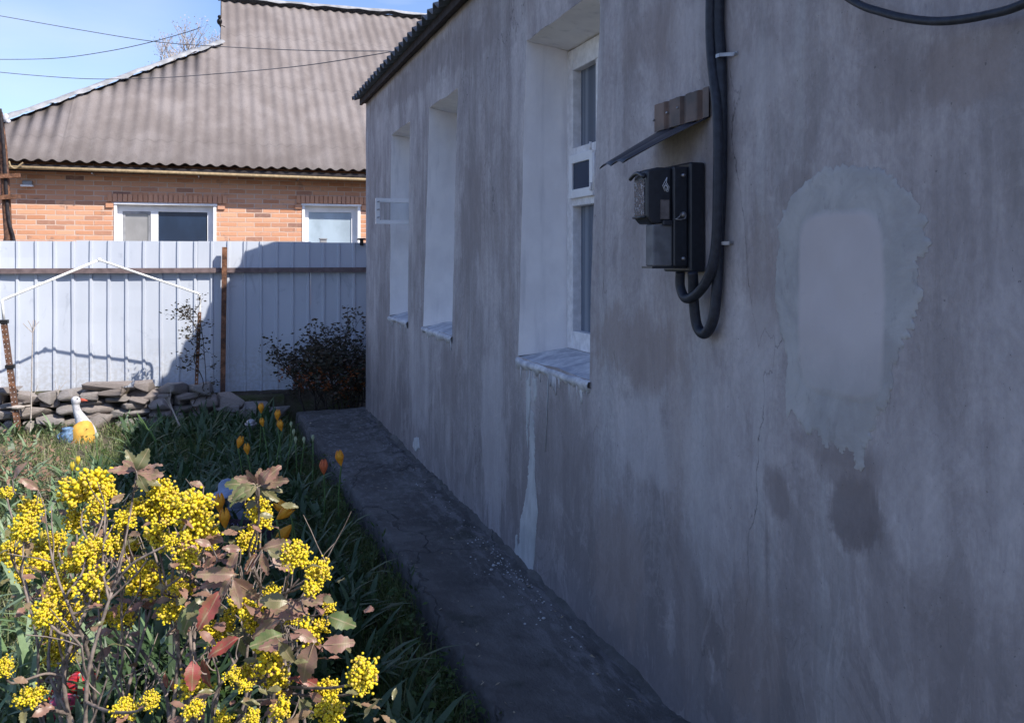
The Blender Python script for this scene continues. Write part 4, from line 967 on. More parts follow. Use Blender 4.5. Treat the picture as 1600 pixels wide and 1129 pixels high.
# climbing rose on right arch post
rd = random.Random(17); b = G(); lf = G(); tips = []
rr = empty('climbing_rose', (-.1, 9.1, 0)); tag(rr, 'thin dark climbing rose twigs winding round the right post of the arch', 'climbing plant')
path = [ony(x, y, 9.12) for x, y in ((316, 690), (300, 640), (318, 600), (303, 560), (312, 530), (302, 505), (290, 492), (278, 500))]
P = smoothpath(path, 5); b.tube(P, .005, 6); P2 = smoothpath([ony(x, y, 9.14) for x, y in ((322, 690), (322, 600), (318, 540), (312, 500), (300, 482))], 5); b.tube(P2, .004, 6)
for q in P[8:]+P2[6:]:
    if rd.random() < .55: grow(b, q, Vector((rd.gauss(-.3, .8), rd.gauss(0, .3), rd.gauss(.2, .5))), .10, .0025, 1, rd, tips, .6)
for q, d, dp in tips: leaves(lf, q, rd, 5, .035, .022)
part(b, 'stems', M['bark2'], rr); part(lf, 'foliage', M['bushleaf'], rr, False)
# saplings
def sapling(name, lab, pts, r, mat, Y, seed, tw=3, cat='sapling'):
    rd = random.Random(seed); P = smoothpath([ony(x, y, Y) for x, y in pts], 5); g = G(); g.tube(P, [r*(1-.6*i/len(P)) for i in range(len(P))], 6); tips = []
    for _ in range(tw): q = P[rd.randrange(len(P)//2, len(P))]; grow(g, q, Vector((rd.gauss(0, .6), rd.gauss(0, .3), .8)), .12, r*.5, 0, rd, tips)
    o = P[0]; tag(rel(g, o).build(name, mat, None, True, o), lab, cat)
sapling('dry_sapling', 'tall pale leafless sapling stem standing before the sunlit fence', [(40, 745), (47, 680), (49, 620), (50, 560), (52, 500)], .009, M['palewood'], 9.0, 2, 5)
sapling('dry_twig', 'short bare forked twig rising above the stone wall', [(88, 645), (90, 620), (93, 602)], .006, M['palewood'], 9.25, 4, 3)
sapling('budding_twig', 'pale budding twig in the shade left of the right arch post', [(281, 665), (274, 650), (268, 636), (266, 630)], .008, M['palewood'], 7.4, 6, 4)
sapling('young_twig', 'small twig with green buds in front of the shaded bed', [(244, 690), (236, 675), (228, 668)], .008, M['stemgreen'], 6.3, 7, 5)
# tree behind the roof
def tree(name, lab, x, y, z0, h, seed):
    rd = random.Random(seed); o = empty(name, (x, y, 0)); tag(o, lab, 'tree', 'bare trees behind the brick house'); b = G(); t = G(); lf = G(); tips = []
    t.tube([(x, y, 0), (x+.1, y, z0*.5), (x, y, z0)], [.18, .15, .10], 8)
    for _ in range(5): grow(b, Vector((x, y, z0)), Vector((rd.gauss(0, .5), rd.gauss(0, .5), 1)), h*.42, .05, 4, rd, tips, .42, up=.3)
    for q, d, dp in tips:
        if dp < 2: leaves(lf, q, rd, 3, .05, .05)
    part(t, 'trunk', M['bark'], o); part(b, 'crown', M['palewood'], o); tag(part(lf, 'buds', M['palebud'], o, False), kind='stuff')
p = ony(322, 80, 26); tree('bare_tree', 'taller pale budding tree top right behind the hip of the roof', p.x, 26, 5.7, 2.7, 31)
p = ony(272, 100, 26); tree('bare_tree', 'lower pale budding tree top left behind the hip of the roof', p.x, 26.3, 5.5, 2.2, 32)

# ================================================================= TULIPS
def petals_head(H, Wd, rd, openn=0.0):
    g = G()
    for k in range(6):
        a0 = k*pi/3 + rd.uniform(-.1, .1); rr = 1.0 if k % 2 else .9; vs = []; n, m = 7, 4
        for i in range(n+1):
            t = i/n; rad = Wd*.5*rr*(sin(min(1, t*1.25+.06)*pi/2) if t < .5 else 1-.55*((t-.5)/.5)**1.6*(1-openn)); wid = (sin(pi*min(1, t*.93+.06))**.5)*1.4*(1-.15*t)
            for j in range(m+1):
                s = (j/m-.5)*wid; bulge = 1-.12*(2*j/m-1)**2; vs.append((cos(a0+s)*rad*bulge, sin(a0+s)*rad*bulge, H*t*(1-.06*(2*j/m-1)**2)))
        g.add(vs, [(i*(m+1)+j, i*(m+1)+j+1, (i+1)*(m+1)+j+1, (i+1)*(m+1)+j) for i in range(n) for j in range(m)])
    return g
def blade(g, p, az, L, w, bend, fold=.25, n=6, twist=0):
    d = Vector((cos(az), sin(az), 0)); s = Vector((-sin(az), cos(az), 0)); vs = []
    for i in range(n+1):
        t = i/n; th = bend*t; c = p + d*(L*t*sin(th*.7)) + UP*(L*t*cos(th*.7)); ww = w*.5*(sin(pi*min(1, (t*.9+.08)))**.7)*(1 if t < .98 else .2)
        sd = (s*cos(twist*t)+UP*sin(twist*t)*.5); vs += [c-sd*ww+UP*ww*fold, c-d*ww*fold*.4, c+sd*ww+UP*ww*fold]
    g.add(vs, [(i*3+j, i*3+j+1, (i+1)*3+j+1, (i+1)*3+j) for i in range(n) for j in range(2)])
def tulip(px, py, zh, H, Wd, mat, lab, seed, group, name='tulip', lean=(0, 0), openn=0., hz=0., nl=2):
    rd = random.Random(seed); top = onz(px, py, zh); bx = top.x+rd.uniform(-.05, .05); by = top.y+rd.uniform(-.05, .1); bz = gh(bx, by)
    o = empty(name, (bx, by, bz)); tag(o, lab, 'tulip', group)
    hb = top-UP*H*.5; tilt = Matrix.Rotation(lean[0], 4, RT) @ Matrix.Rotation(-lean[1], 4, FW)
    g = G(); mid = Vector(((bx+hb.x)/2+rd.uniform(-.02, .02), (by+hb.y)/2, (bz+hb.z)/2)); g.tube(smoothpath([Vector((bx, by, bz)), mid, hb], 6), .0042, 6); part(g, 'stem', M['stemgreen'], o)
    h = petals_head(H, Wd, rd, openn); h.v = [tuple(Matrix.Translation(hb) @ tilt @ Vector(v)) for v in h.v]; part(h, 'flower_head', mat, o)
    for k in range(nl): l = G(); blade(l, Vector((bx, by, bz)), rd.random()*6.28, rd.uniform(.22, .32), rd.uniform(.03, .045), rd.uniform(.6, 1.3)); part(l, 'leaf', M['broad'], o)
TG = 'orange tulips in the shaded bed'
T = [(408,637,.5,M['tulip_o'],'upright orange tulip at the far left of the far trio',TG,0),(433,648,.5,M['tulip_o'],'taller orange yellow tulip in the far pair nearest the corner shrub',TG,-.1),(440,664,.47,M['tulip_o'],'lower orange yellow tulip leaning just under its taller neighbour',TG,.2),(411,659,.46,M['tulip_o'],'small orange tulip below the far left one',TG,.2),
 (372,690,.47,M['tulip_o'],'orange tulip leaning left, midway down the bed',TG,-.3),(387,701,.44,M['tulip_o'],'small half hidden orange tulip right of the left leaning one',TG,.1),(533,715,.5,M['tulip_o'],'lone orange tulip reaching over the concrete path edge',TG,.15),
 (506,729,.42,M['tulip_r'],'coral red tulip beside the concrete path',TG,0),(343,785,.5,M['tulip_o'],'closed orange tulip just left of the blue grey figurine',TG,0),(352,809,.48,M['tulip_o'],'closed orange tulip in front of the blue grey figurine',TG,.05),
 (432,795,.5,M['tulip_o'],'open orange tulip leaning left behind the yellow blossom',TG,-.9),(454,786,.5,M['tulip_o'],'widely open orange tulip tilted to the right',TG,.9),(456,803,.46,M['tulip_o'],'drooping orange tulip below the widely open one',TG,2.4)]
for i, (x, y, z, m, lab, gr, ln) in enumerate(T):
    d = (CAM.z-z)*FP/(y-HY); H = (.062 if y < 700 else .07)*(1 if 'small' not in lab else .8); 
    tulip(x, y, z, H*1.3, H*.78, m, lab, 100+i, gr, lean=(0, ln), openn=.5 if 'open' in lab else 0)
WG = 'greenish white tulip buds by the path'
for i, (x, y, lab) in enumerate(((455,663,'highest of the white tulip buds'),(459,675,'second highest white tulip bud, in the left row'),(462,687,'lowest left white tulip bud'),(475,687,'largest white tulip bud in the middle'),(489,684,'rightmost white tulip bud next to the path'))):
    tulip(x, y, .38, .05, .024, M['tulip_w'], lab, 200+i, WG, nl=1)
YG = 'yellow tulips in the sunlit bed'
for i, (x, y, z, m, lab) in enumerate(((113,728,.42,M['tulip_y'],'shorter pale yellow tulip bud in the sunlit bed below the goose'),(122,719,.44,M['tulip_y'],'taller pale yellow tulip bud in the sunlit bed below the goose'),(151,681,.34,M['tulip_w'],'pale cream tulip bud right of the goose figurine'),(68,838,.5,M['tulip_y'],'orange yellow tulip rising among the left blossom clusters'))):
    tulip(x, y, z, .055, .03, m, lab, 220+i, YG, nl=2)

# ================================================================= FIGURINES
# goose
p = ony(125, 699, 8.6); gz = gh(p.x, 8.6); p.z = gz; s = (ony(125, 619, 8.6).z - ony(125, 699, 8.6).z)
gs = empty('goose_figurine', p); tag(gs, 'white garden goose figurine with red beak and yellow apron by the stone wall', 'figurine')
B = ony(125, 699, 8.6)
def gp_(x, y, dy=0): q = ony(x, y, 8.6+dy); return q
g = G(); g.tube(smoothpath([gp_(134, 692), gp_(134, 680), gp_(132, 668), gp_(127, 655), gp_(121, 643), gp_(118.5, 632), gp_(119.5, 624), gp_(121, 619)], 5), [.075+0*i for i in range(1)]*1+[x for x in [.08,.085,.088,.09,.092,.092,.09,.086,.082,.078,.072,.066,.06,.055,.05,.046,.043,.04,.037,.034,.032,.031,.03,.029,.030,.033,.038,.040,.041,.041,.038,.033,.026,.014,.004]], 12)
part(g, 'body', M['goosewhite'], gs)
g = G(); q = gp_(126, 624.5); g.tube([q, q+RT*.03-UP*.002, q+RT*.062-UP*.008], [.017, .012, .003], 8); part(g, 'beak', M['beak'], gs)
g = G(); g.sph(gp_(121, 622.5, -.038), .0055, 8, 6); part(g, 'eye', M['black'], gs)
g = G(); g.tube(smoothpath([gp_(131, 694, -.02), gp_(130, 684, -.03), gp_(129, 672, -.02), gp_(127, 667, 0)], 5), [.085,.09,.095,.1,.102,.102,.102,.1,.1,.098,.095,.092,.09,.088,.085,.08][:16], 14); part(g, 'apron', M['yellowpaint'], gs)
g = G(); g.tube([gp_(117, 703, -.03), gp_(128, 697, -.04), gp_(143, 697, -.03)], [.03, .045, .02], 10); part(g, 'feet', M['redpaint'], gs)
g = G(); g.tube(smoothpath([gp_(122, 650, .05), gp_(132, 660, .06), gp_(141, 672, .06)], 5), [.02,.03,.036,.04,.042,.043,.042,.038,.03,.02,.01], 10); part(g, 'wing', M['goosegrey'], gs)
p = ony(107, 700, 8.55); p.z = gh(p.x, 8.55); bp = empty('blue_pot', p); tag(bp, 'little mottled blue pot standing left of the goose figurine', 'pot')
g = G(); g.lathe([(.03, 0), (.055, .02), (.068, .06), (.06, .1), (.045, .12), (.055, .135), (.05, .14), (.035, .12)], 14, p); part(g, 'body', M['bluepaint'], bp)
g = G(); g.tube(smoothpath([p+Vector((-.055, 0, .1)), p+Vector((-.085, 0, .07)), p+Vector((-.06, 0, .035))], 5), .008, 6); part(g, 'handle', M['bluepaint'], bp)
# gnome with plaque
GD = 4.75
def q_(x, y, d=0): return ond(x, y, GD+d)
base = q_(380, 872); base.z = gh(base.x, base.y)
gn = empty('garden_gnome', base); tag(gn, 'blue grey brim-hatted garden figurine holding a dark lettered board behind the yellow blossom', 'figurine')
g = G(); g.tube(smoothpath([q_(378, 885), q_(374, 865), q_(371, 840), q_(368, 815), q_(366, 798), q_(366, 790)], 5), [.075,.08,.083,.085,.087,.088,.088,.088,.087,.086,.085,.083,.082,.08,.078,.075,.072,.068,.062,.056,.05,.046,.042,.04,.03,.01], 12, flat=1.0)
part(g, 'body', M['gnome'], gn)
g = G(); g.sph(q_(367, 780), (.052, .05, .058), 14, 10); g.sph(q_(362, 781, -.052), (.012, .014, .014), 8, 6); g.tube([q_(358, 790, -.03), q_(361, 800, -.035), q_(366, 808, -.03)], [.02, .026, .008], 8); part(g, 'head', M['gnome'], gn)
g = G()
for dx in (-6, 4): g.sph(q_(364+dx, 777, -.05), .006, 8, 6)
part(g, 'eye', M['black'], gn)
g = G(); Mh = Matrix.Rotation(-.25, 3, FW); c = q_(356, 766, -.03)
pr = [(.0, .062), (.02, .06), (.036, .05), (.044, .032), (.048, .012), (.112, -.016), (.120, -.030), (.108, -.026), (.045, -.004)]
h = G(); h.lathe(pr, 18, (0, 0, 0)); h.v = [tuple(c + Mh @ (Vector((v[0], v[1], v[2]+.014*sin(3*math.atan2(v[1], v[0]))*(1 if v[2] < 0 else 0))))) for v in h.v]; part(h, 'hat', M['gnome'], gn)
for sx in (-1, 1):
    g = G(); g.tube(smoothpath([q_(368+sx*18, 800), q_(368+sx*26, 815, -.05), q_(385+sx*18, 830, -.09)], 5), [.026,.026,.025,.025,.024,.023,.022,.021,.02,.02,.018][:11], 8); part(g, 'arm', M['gnome'], gn)
g = G(); ctr = q_(392, 838, -.11); Mp = Matrix.Translation(ctr) @ Matrix.Rotation(-TH, 4, 'Z') @ Matrix.Rotation(R(-8), 4, 'X') @ Matrix.Rotation(R(2), 4, 'Y')
g.box((-.115, -.008, -.085), (.115, .008, .085), Mp); pq = part(g, 'plaque', M['plaque'], gn, False); bev(pq, .003)
g = G(); 
def let(strk, x0, z0, s=.03):
    for st_ in strk: g.tube([Mp @ Vector((x0+x*s, -.0095, z0+z*s)) for x, z in st_], .0017, 5)
Z_ = [[(0,.85),(.25,1),(.5,.85),(.45,.62),(.2,.52),(.5,.4),(.55,.15),(.25,0),(0,.15)]]; A_ = [[(0,0),(.3,1),(.62,0)],[(.12,.38),(.5,.38)]]; Gm = [[(0,0),(0,1),(.5,1)]]; O_ = [[(.3,1),(.05,.7),(.05,.3),(.3,0),(.55,.3),(.55,.7),(.3,1)]]
let(Z_, -.105, .035); let(A_, -.08, .035); let(Gm, -.09, -.012); let(O_, -.067, -.012); let(O_, .045, -.008)
sub(g, 'lettering', M['chalk'], gn, pq)
# mushrooms
def mushroom(px, py, d, r, mat, lab, seed):
    c = ond(px, py, d); gz = gh(c.x, c.y); b = Vector((c.x, c.y, gz)); o = empty('mushroom_figurine', b); tag(o, lab, 'figurine', 'red toadstool figurines at the shrub foot')
    g = G(); H = c.z-gz; g.lathe([(r*.42, -.02), (r*.40, H*.3), (r*.30, H*.8), (r*.32, H*1.02)], 14, b); part(g, 'stem', M['mushwhite'], o)
    g = G(); g.lathe([(r*.3, H-.006), (r*.92, H-.012), (r, H+.006), (r*.95, H+r*.28), (r*.75, H+r*.56), (r*.42, H+r*.76), (.001, H+r*.84)], 20, b); part(g, 'cap', mat, o)
    rd = random.Random(seed); g = G()
    for _ in range(9):
        a = rd.random()*6.28; t = rd.uniform(.2, 1.2); q = b+Vector((cos(a)*sin(t)*r*.97, sin(a)*sin(t)*r*.97, H+cos(t)*r*.84)); g.sph(q, r*rd.uniform(.05, .11), 8, 6)
    part(g, 'spot', M['mushwhite'], o)
mushroom(128, 1068, 2.75, .048, M['capred'], 'red capped toadstool figurine with bright white stem, the upper right one', 1)
mushroom(98, 1108, 2.62, .052, M['cappink'], 'glossy crimson pink toadstool cap, the lowest one', 2)
mushroom(62, 1098, 2.72, .050, M['capred'], 'dull red toadstool cap, leftmost and half hidden by stems', 3)
# small white ornament at the far bed (pale pot on stones)
p = ond(392, 652, 7.6); p.z = gh(p.x, p.y); o = empty('pale_planter', p); tag(o, 'small pale grey ornamental bowl on a foot beside the far orange tulips', 'planter')
g = G(); g.lathe([(.03, 0), (.028, .02), (.014, .12), (.02, .16), (.048, .19), (.052, .21), (.045, .21), (.02, .18)], 14, p); part(g, 'bowl', M['steel'], o)
g = G(); g.sph(p+UP*.215, (.04, .04, .03), 10, 7); part(g, 'filling', M['steel'], o)

# ================================================================= MAHONIA SHRUB (foreground)
rm = random.Random(77)
BC = Vector((-.10, 2.42, 0)); BC.z = gh(BC.x, BC.y)
mh = empty('mahonia_shrub', BC); tag(mh, 'large flowering shrub with bright yellow ball clusters and maroon spiny leaves in the foreground', 'shrub')
def ico(sub=1):
    import bmesh
    bm = bmesh.new(); bmesh.ops.create_icosphere(bm, subdivisions=sub, radius=1); v = [x.co.copy() for x in bm.verts]; f = [tuple(w.index for w in x.verts) for x in bm.faces]; bm.free(); return v, f
IV, IF = ico(1)
def cluster_mesh(seed, sx, sz, nr):
    rd = random.Random(seed); g = G()
    for k in range(nr):           # racemes fanning from the twig end
        a = k*2.4+rd.uniform(-.3, .3); t = math.acos(1-1.8*(k+.5)/nr); L = rd.uniform(.8, 1.05)
        d = Vector((sin(t)*cos(a)*sx, sin(t)*sin(a)*sx, cos(t)*sz)); tip = d*L
        g.tube([(0, 0, -.01), tuple(tip*.6), tuple(tip)], [.0014, .001, .0006], 4, mi=1)
        nb = int(tip.length/.0021)+4
        for i in range(nb):
            u = .25+.78*i/nb; c = tip*u + Vector((rd.gauss(0, .0040), rd.gauss(0, .0040), rd.gauss(0, .0036))); r = rd.uniform(.0024, .0037)*(1 if u < .85 else .85)
            sc_ = (1, rd.uniform(.85, 1.05), rd.uniform(.85, 1.1)); g.add([c + Vector((v.x*r*sc_[0], v.y*r*sc_[1], v.z*r*sc_[2])) for v in IV], IF)
    return g.mesh('flower_cluster', [M['blossom'], M['stemgreen']], True)
CM = [cluster_mesh(i, *p) for i, p in enumerate(((.030, .030, 20), (.034, .024, 20), (.026, .038, 20), (.032, .034, 24), (.022, .022, 12), (.028, .032, 11)))]
CL = [(139,761,30),(111,769,20),(163,767,18),(119,815,18),(153,793,17),(48,795,18),(38,825,20),(18,863,22),(72,859,20),(64,879,18),(88,845,15),(36,899,13),(135,861,20),(117,879,18),(148,846,12),(173,851,17),(201,853,13),(145,907,24),(147,928,18),(91,922,20),(72,958,21),(101,955,24),(105,975,18),(80,986,17),(93,1016,20),(104,1022,14),(6,1044,15),(46,1090,18),(254,771,20),(223,795,20),(258,793,26),(195,813,16),(246,835,24),(268,846,14),(223,908,26),(219,888,18),(270,922,22),(268,958,19),(193,964,18),(171,964,12),(302,787,24),(306,819,26),(294,865,22),(322,830,20),(302,1070,24),(199,1107,18),(235,1095,14),(304,1108,14),
 (402,793,19),(408,812,17),(386,845,16),(462,868,21),(496,893,19),(487,920,12),(426,926,13),(380,946,26),(398,968,20),(354,978,16),(330,990,16),(458,965,11),(483,990,21),(503,978,13),(514,949,10),(420,1032,26),(434,1062,20),(364,1055,13),(384,1053,13),(382,1072,10),(440,1108,18),(512,1080,18),(516,1112,22),(568,1052,23),(562,1077,10),(280,917,12),(348,1122,15),(395,1124,14),(10,770,10),(186,1108,12),(292,880,14),(325,850,14)]
ends = []
for (x, y, r) in CL:
    t = (y-760)/370; d = rm.uniform(1.95, 2.35) if x > 190 else rm.uniform(2.05, 2.7)
    if x > 440: d = rm.uniform(1.9, 2.05)
    if y > 1030: d = min(d, rm.uniform(1.8, 2.1))
    p = ond(x, y, d); rad = r*d/FP*1.22
    k = 4 if r < 13 else rm.choice([0, 1, 2, 3] if rm.random() < .85 else [5]); base_r = (.030, .029, .032, .033, .022, .030)[k]
    o = bpy.data.objects.new('flower_cluster', CM[k]); sc.collection.objects.link(o); o.parent = mh; s = rad/base_r
    o.location = p-BC; o.scale = (s, s, s); o.rotation_euler = (rm.uniform(-.35, .35), rm.uniform(-.35, .35), rm.random()*6.28); ends.append((p-UP*rad*.35, rad))
for x, y in ((213, 742), (402, 764), (360, 906), (448, 985), (300, 940)): p = ond(x, y, 2.15 if x < 250 else 2.0); ends.append((p, .02))
# stems: each cluster is carried by a twig from one of the main stems
g = G(); mains = []
for k in range(24):
    a = k/24*6.28; b0 = BC + Vector(((k/24-.5)*.6+rm.gauss(0, .06), rm.uniform(-.14, .22), -.03)); tpx = 30+470*(k+rm.random())/24; q = ond(tpx, rm.uniform(900, 960), rm.uniform(2.05, 2.45))
    mid = b0.lerp(q, .45)+Vector((rm.gauss(0, .035), rm.gauss(0, .035), .03)); P = smoothpath([b0, b0.lerp(mid, .5)+Vector((rm.gauss(0, .012), rm.gauss(0, .012), 0)), mid, mid.lerp(q, .5)+Vector((rm.gauss(0, .02), rm.gauss(0, .02), 0)), q], 6)
    r0 = rm.uniform(.0042, .0078); rr_ = [r0*(1-.5*i/len(P))*(1+.15*sin(i*2.1)) for i in range(len(P))]; g.tube(P, rr_, 7); mains.append((P, rr_))
for e, rad in ends:
    best = None
    for P, rr_ in mains:
        for i in range(len(P)//4, len(P)):
            dz = e.z-P[i].z
            c = (P[i]-e).length + (3 if dz < .06 else 0) + rm.random()*.06 + abs(dz-.2)*.4
            if best is None or c < best[0]: best = (c, P[i], rr_[i])
    _, s0, r0 = best; m1 = s0.lerp(e, .35)+Vector((rm.gauss(0, .012), rm.gauss(0, .012), rm.gauss(0, .01)-.01)); m2 = s0.lerp(e, .75)+Vector((rm.gauss(0, .008), rm.gauss(0, .008), -.015))
    P = smoothpath([s0, m1, m2, e], 6); ra = min(r0*.8, .0052); g.tube(P, [lin(ra, .0026, i/len(P))*(1+.18*sin(i*2.7)) for i in range(len(P))], 6)
for _ in range(46):            # bare side twigs
    P, rr_ = rm.choice(mains); i = rm.randrange(len(P)//3, len(P)); tips = []; grow(g, P[i], Vector((rm.gauss(0, .5), rm.gauss(0, .5), 1)), rm.uniform(.08, .2), .0032, 1, rm, tips, .5)
GS = rel(g, BC)
# leaves: spiny ovate
def leaf_mesh(seed, wide=.5, cup=.15, mat='leaf_maroon'):
    rd = random.Random(seed); g = G(); n = 12; vs = []
    for i in range(n+1):
        t = i/n; w = wide*.5*(t/.38 if t < .38 else 1)**.6*(1 if t < .38 else max(0, 1-((t-.38)/.62)**1.9))
        sp = (.045 if i % 2 else 0)*(1 if .15 < t < .97 else 0); z = -.18*t*t+.03*sin(t*9+seed)
        for s in (-1, -.5, 0, .5, 1):
            e = (w+(sp if abs(s) == 1 else 0)); vs.append((s*e, t+(sp*.5 if abs(s) == 1 else 0), z + cup*abs(s)*w + (rd.gauss(0, .012) if abs(s) == 1 else 0)))
    g.add(vs, [(i*5+j, i*5+j+1, (i+1)*5+j+1, (i+1)*5+j) for i in range(n) for j in range(4)])
    g.tube([(0, -.12, 0), (0, .3, -.015), (0, .95, -.17)], [.012, .01, .003], 5)
    return g.mesh('leaf', M[mat])
LMS = {m: [leaf_mesh(i*3+j, w, c, m) for i, (w, c) in enumerate(((.44, .25), (.52, .1), (.38, .4)))] for j, m in enumerate(('leaf_maroon', 'leaf_red', 'leaf_green'))}
# (px, py, screen angle deg (0=right, 90=up), length px, kind)
STW = G()
LV = [(213,735,115,34,'g'),(213,735,60,36,'g'),(213,735,170,38,'m'),(213,735,20,40,'m'),(213,738,-30,30,'g'),(213,735,145,26,'m'),(213,738,0,42,'m'),(215,740,-65,30,'g'),(400,758,175,48,'g'),(400,756,160,34,'m'),(402,756,130,26,'m'),(404,756,80,24,'m'),(404,756,40,40,'m'),(406,756,15,48,'m'),(402,760,200,46,'g'),(402,760,-30,38,'g'),(400,758,-5,40,'g'),(404,758,60,30,'m'),(398,758,-150,36,'g'),
 (350,846,165,48,'m'),(330,852,150,24,'m'),(345,858,-140,34,'m'),(372,862,-120,34,'m'),(376,858,165,26,'m'),(400,862,-110,34,'m'),(410,862,-75,34,'o'),(418,858,-20,30,'g'),(425,862,-40,42,'m'),(410,858,20,44,'m'),(436,862,5,26,'m'),(366,897,175,54,'m'),(362,900,-170,44,'m'),(362,905,-130,36,'m'),(360,902,-40,52,'m'),(364,905,-70,42,'m'),(345,922,-120,60,'r'),(308,935,-110,46,'g'),(285,952,-80,40,'g'),
 (440,940,-10,44,'m'),(452,948,-30,36,'m'),(450,940,170,42,'g'),(470,936,0,34,'m'),(492,938,30,28,'m'),(474,958,165,50,'m'),(440,965,175,42,'m'),(438,968,-150,52,'m'),(445,978,-160,40,'g'),(460,985,-20,36,'m'),(442,990,-170,48,'g'),(452,1002,-175,44,'m'),(436,1000,-60,42,'g'),(512,962,-12,44,'g'),(504,1008,8,46,'o'),(490,1005,-110,60,'m'),(478,1012,-85,44,'m'),(374,996,-155,52,'r'),(372,990,-80,34,'g'),(330,1005,175,24,'g'),(302,1030,-85,42,'r'),(318,1028,-80,44,'r'),(468,1058,-20,40,'r'),(492,1070,150,40,'r'),(468,1090,-60,38,'g'),(88,935,-110,34,'m'),(72,905,-70,38,'m'),(80,895,-50,34,'m'),(270,1060,-100,20,'r'),(110,850,-100,18,'m'),(60,765,140,30,'m'),(20,748,60,30,'m'),(484,1082,-30,24,'m'),(258,1050,-80,22,'r'),(180,905,-120,24,'m'),(386,770,-150,30,'g'),(318,760,150,20,'m')]
for (x, y, a, L, kd) in LV:
    tw = G()
    d = rm.uniform(1.9, 2.1) if x > 260 else rm.uniform(2.1, 2.35); 
    if x < 120: d = 2.3
    base = ond(x, y, d); Lw = L*d/FP*1.08; al = R(a); dirv = (RT*cos(al) + UP*sin(al) - FW*rm.uniform(-.1, .45)).normalized()
    nrm = (-FW*.75 + UP*.55 + Vector((rm.gauss(0, .25), rm.gauss(0, .25), rm.gauss(0, .2)))); xax = dirv.cross(nrm).normalized(); zax = xax.cross(dirv).normalized()
    mm = {'m': 'leaf_maroon', 'r': 'leaf_red', 'g': 'leaf_green', 'o': 'leaf_maroon'}[kd]
    o = bpy.data.objects.new('leaf', LMS[mm][rm.randrange(3)]); sc.collection.objects.link(o); o.parent = mh
    Mr = Matrix((xax, dirv, zax)).transposed().to_4x4(); o.matrix_local = Matrix.Translation(base-BC) @ Mr @ Matrix.Scale(Lw, 4)
    best = min(((e-base).length + (0 if e.z < base.z+.05 else .3), i) for i, (e, r_) in enumerate(ends))
    e = ends[best[1]][0]-UP*.05; e = base+(e-base).normalized()*min((e-base).length, .045); pm = base.lerp(e, .5)+Vector((rm.gauss(0, .004), rm.gauss(0, .004), -.01)); tw.tube(smoothpath([e, pm, base], 4), .0016, 5); tw.v = [tuple(Vector(v)-BC) for v in tw.v]; STW.add(tw.v, tw.f)


GS.add(STW.v, STW.f); GS.build('stems', M['bark'], mh)
for kk_, mm_ in (('leaf_green', 130), ('leaf_maroon', 210)):
    g = G()
    for _ in range(mm_):
        e, rad = rm.choice(ends[:]); c = e+Vector((rm.gauss(0, .035), rm.gauss(0, .035), -abs(rm.gauss(.03, .05)))); a = rm.random()*6.28
        dv = Vector((cos(a), sin(a), rm.uniform(-.5, .5))).normalized(); nm = Vector((rm.gauss(0, .4), rm.gauss(-.3, .4), 1)); xa = dv.cross(nm).normalized(); za = xa.cross(dv); L = rm.uniform(.022, .05); me = LMS[kk_][rm.randrange(3)]
        g.add([c-BC+(xa*v.co.x+dv*v.co.y+za*v.co.z)*L for v in me.vertices], [tuple(p.vertices) for p in me.polygons])
    tag(g.build('small_leaves', M[kk_], mh), kind='stuff')

# ================================================================= GROUND COVER (stuff)
rq = random.Random(41)
def visible_xy():
    while True:
        Y = 1.6+7.5*rq.random()**1.25; X = rq.uniform(-.62*Y-.3, .88)
        if X < edgex(max(.8, min(8.7, Y)))-.02: return X, Y
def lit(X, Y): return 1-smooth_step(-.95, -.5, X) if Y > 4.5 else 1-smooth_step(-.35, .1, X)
def clear(X, Y): return 0 if (abs(X+1.02-(8.4-Y)*.1) < .32 and 7.0 < Y < 8.8) else 1
def blades(name, mat, lab, n, hl, wl_, bend, dens, seg=3, k=1, cat='grass'):
    g = G(); i = 0; tries = 0
    while i < n and tries < n*12:
        tries += 1; X, Y = visible_xy()
        if rq.random() > dens(X, Y): continue
        i += 1; z = gh(X, Y)
        for _ in range(k):
            az = rq.random()*6.28; L = rq.uniform(*hl); w = rq.uniform(*wl_); bd = rq.uniform(*bend); d = Vector((cos(az), sin(az), 0)); s = Vector((-sin(az), cos(az), 0)); p = Vector((X+rq.gauss(0, .02), Y+rq.gauss(0, .02), z-.01)); vs = []
            for j in range(seg):
                t = j/seg; th = bd*t; c = p+d*(L*t*sin(th))+UP*(L*t*cos(th*.8)); ww = w*.5*(1-t**2*.7); vs += [c-s*ww, c+s*ww]
            th = bd; vs.append(p+d*(L*sin(th))+UP*(L*cos(th*.8)))
            b = len(g.v); g.v += [tuple(v) for v in vs]
            for j in range(seg-1): g.f.append((b+2*j, b+2*j+1, b+2*j+3, b+2*j+2)); g.m.append(0)
            g.f.append((b+2*seg-2, b+2*seg-1, b+2*seg)); g.m.append(0)
    o = g.build(name, mat, None, False); tag(o, lab, cat, kind='stuff'); return o
pt = lambda X, Y, s, o: .5+.5*max(-1, min(1, 2.2*fbm(X*s, Y*s, o)))
shade = lambda X, Y: smooth_step(-1.2, -.6, X)
blades('grass', M['grass_painted_sun'], 'spring grass with sunlight painted into its colour, mixed with straw at the left of the bed', 9000, (.04, .12), (.003, .009), (.2, 1.4), lambda X, Y: (.4+.6*pt(X, Y, 1.7, 21))*lit(X, Y), k=5)
blades('grass', M['grass'], 'dark green grass tufts in the shaded part of the garden bed', 13000, (.05, .17), (.003, .007), (.2, 1.3), lambda X, Y: (.25+.75*pt(X, Y, 1.3, 1)**1.5)*(1-.85*lit(X, Y)), k=4)
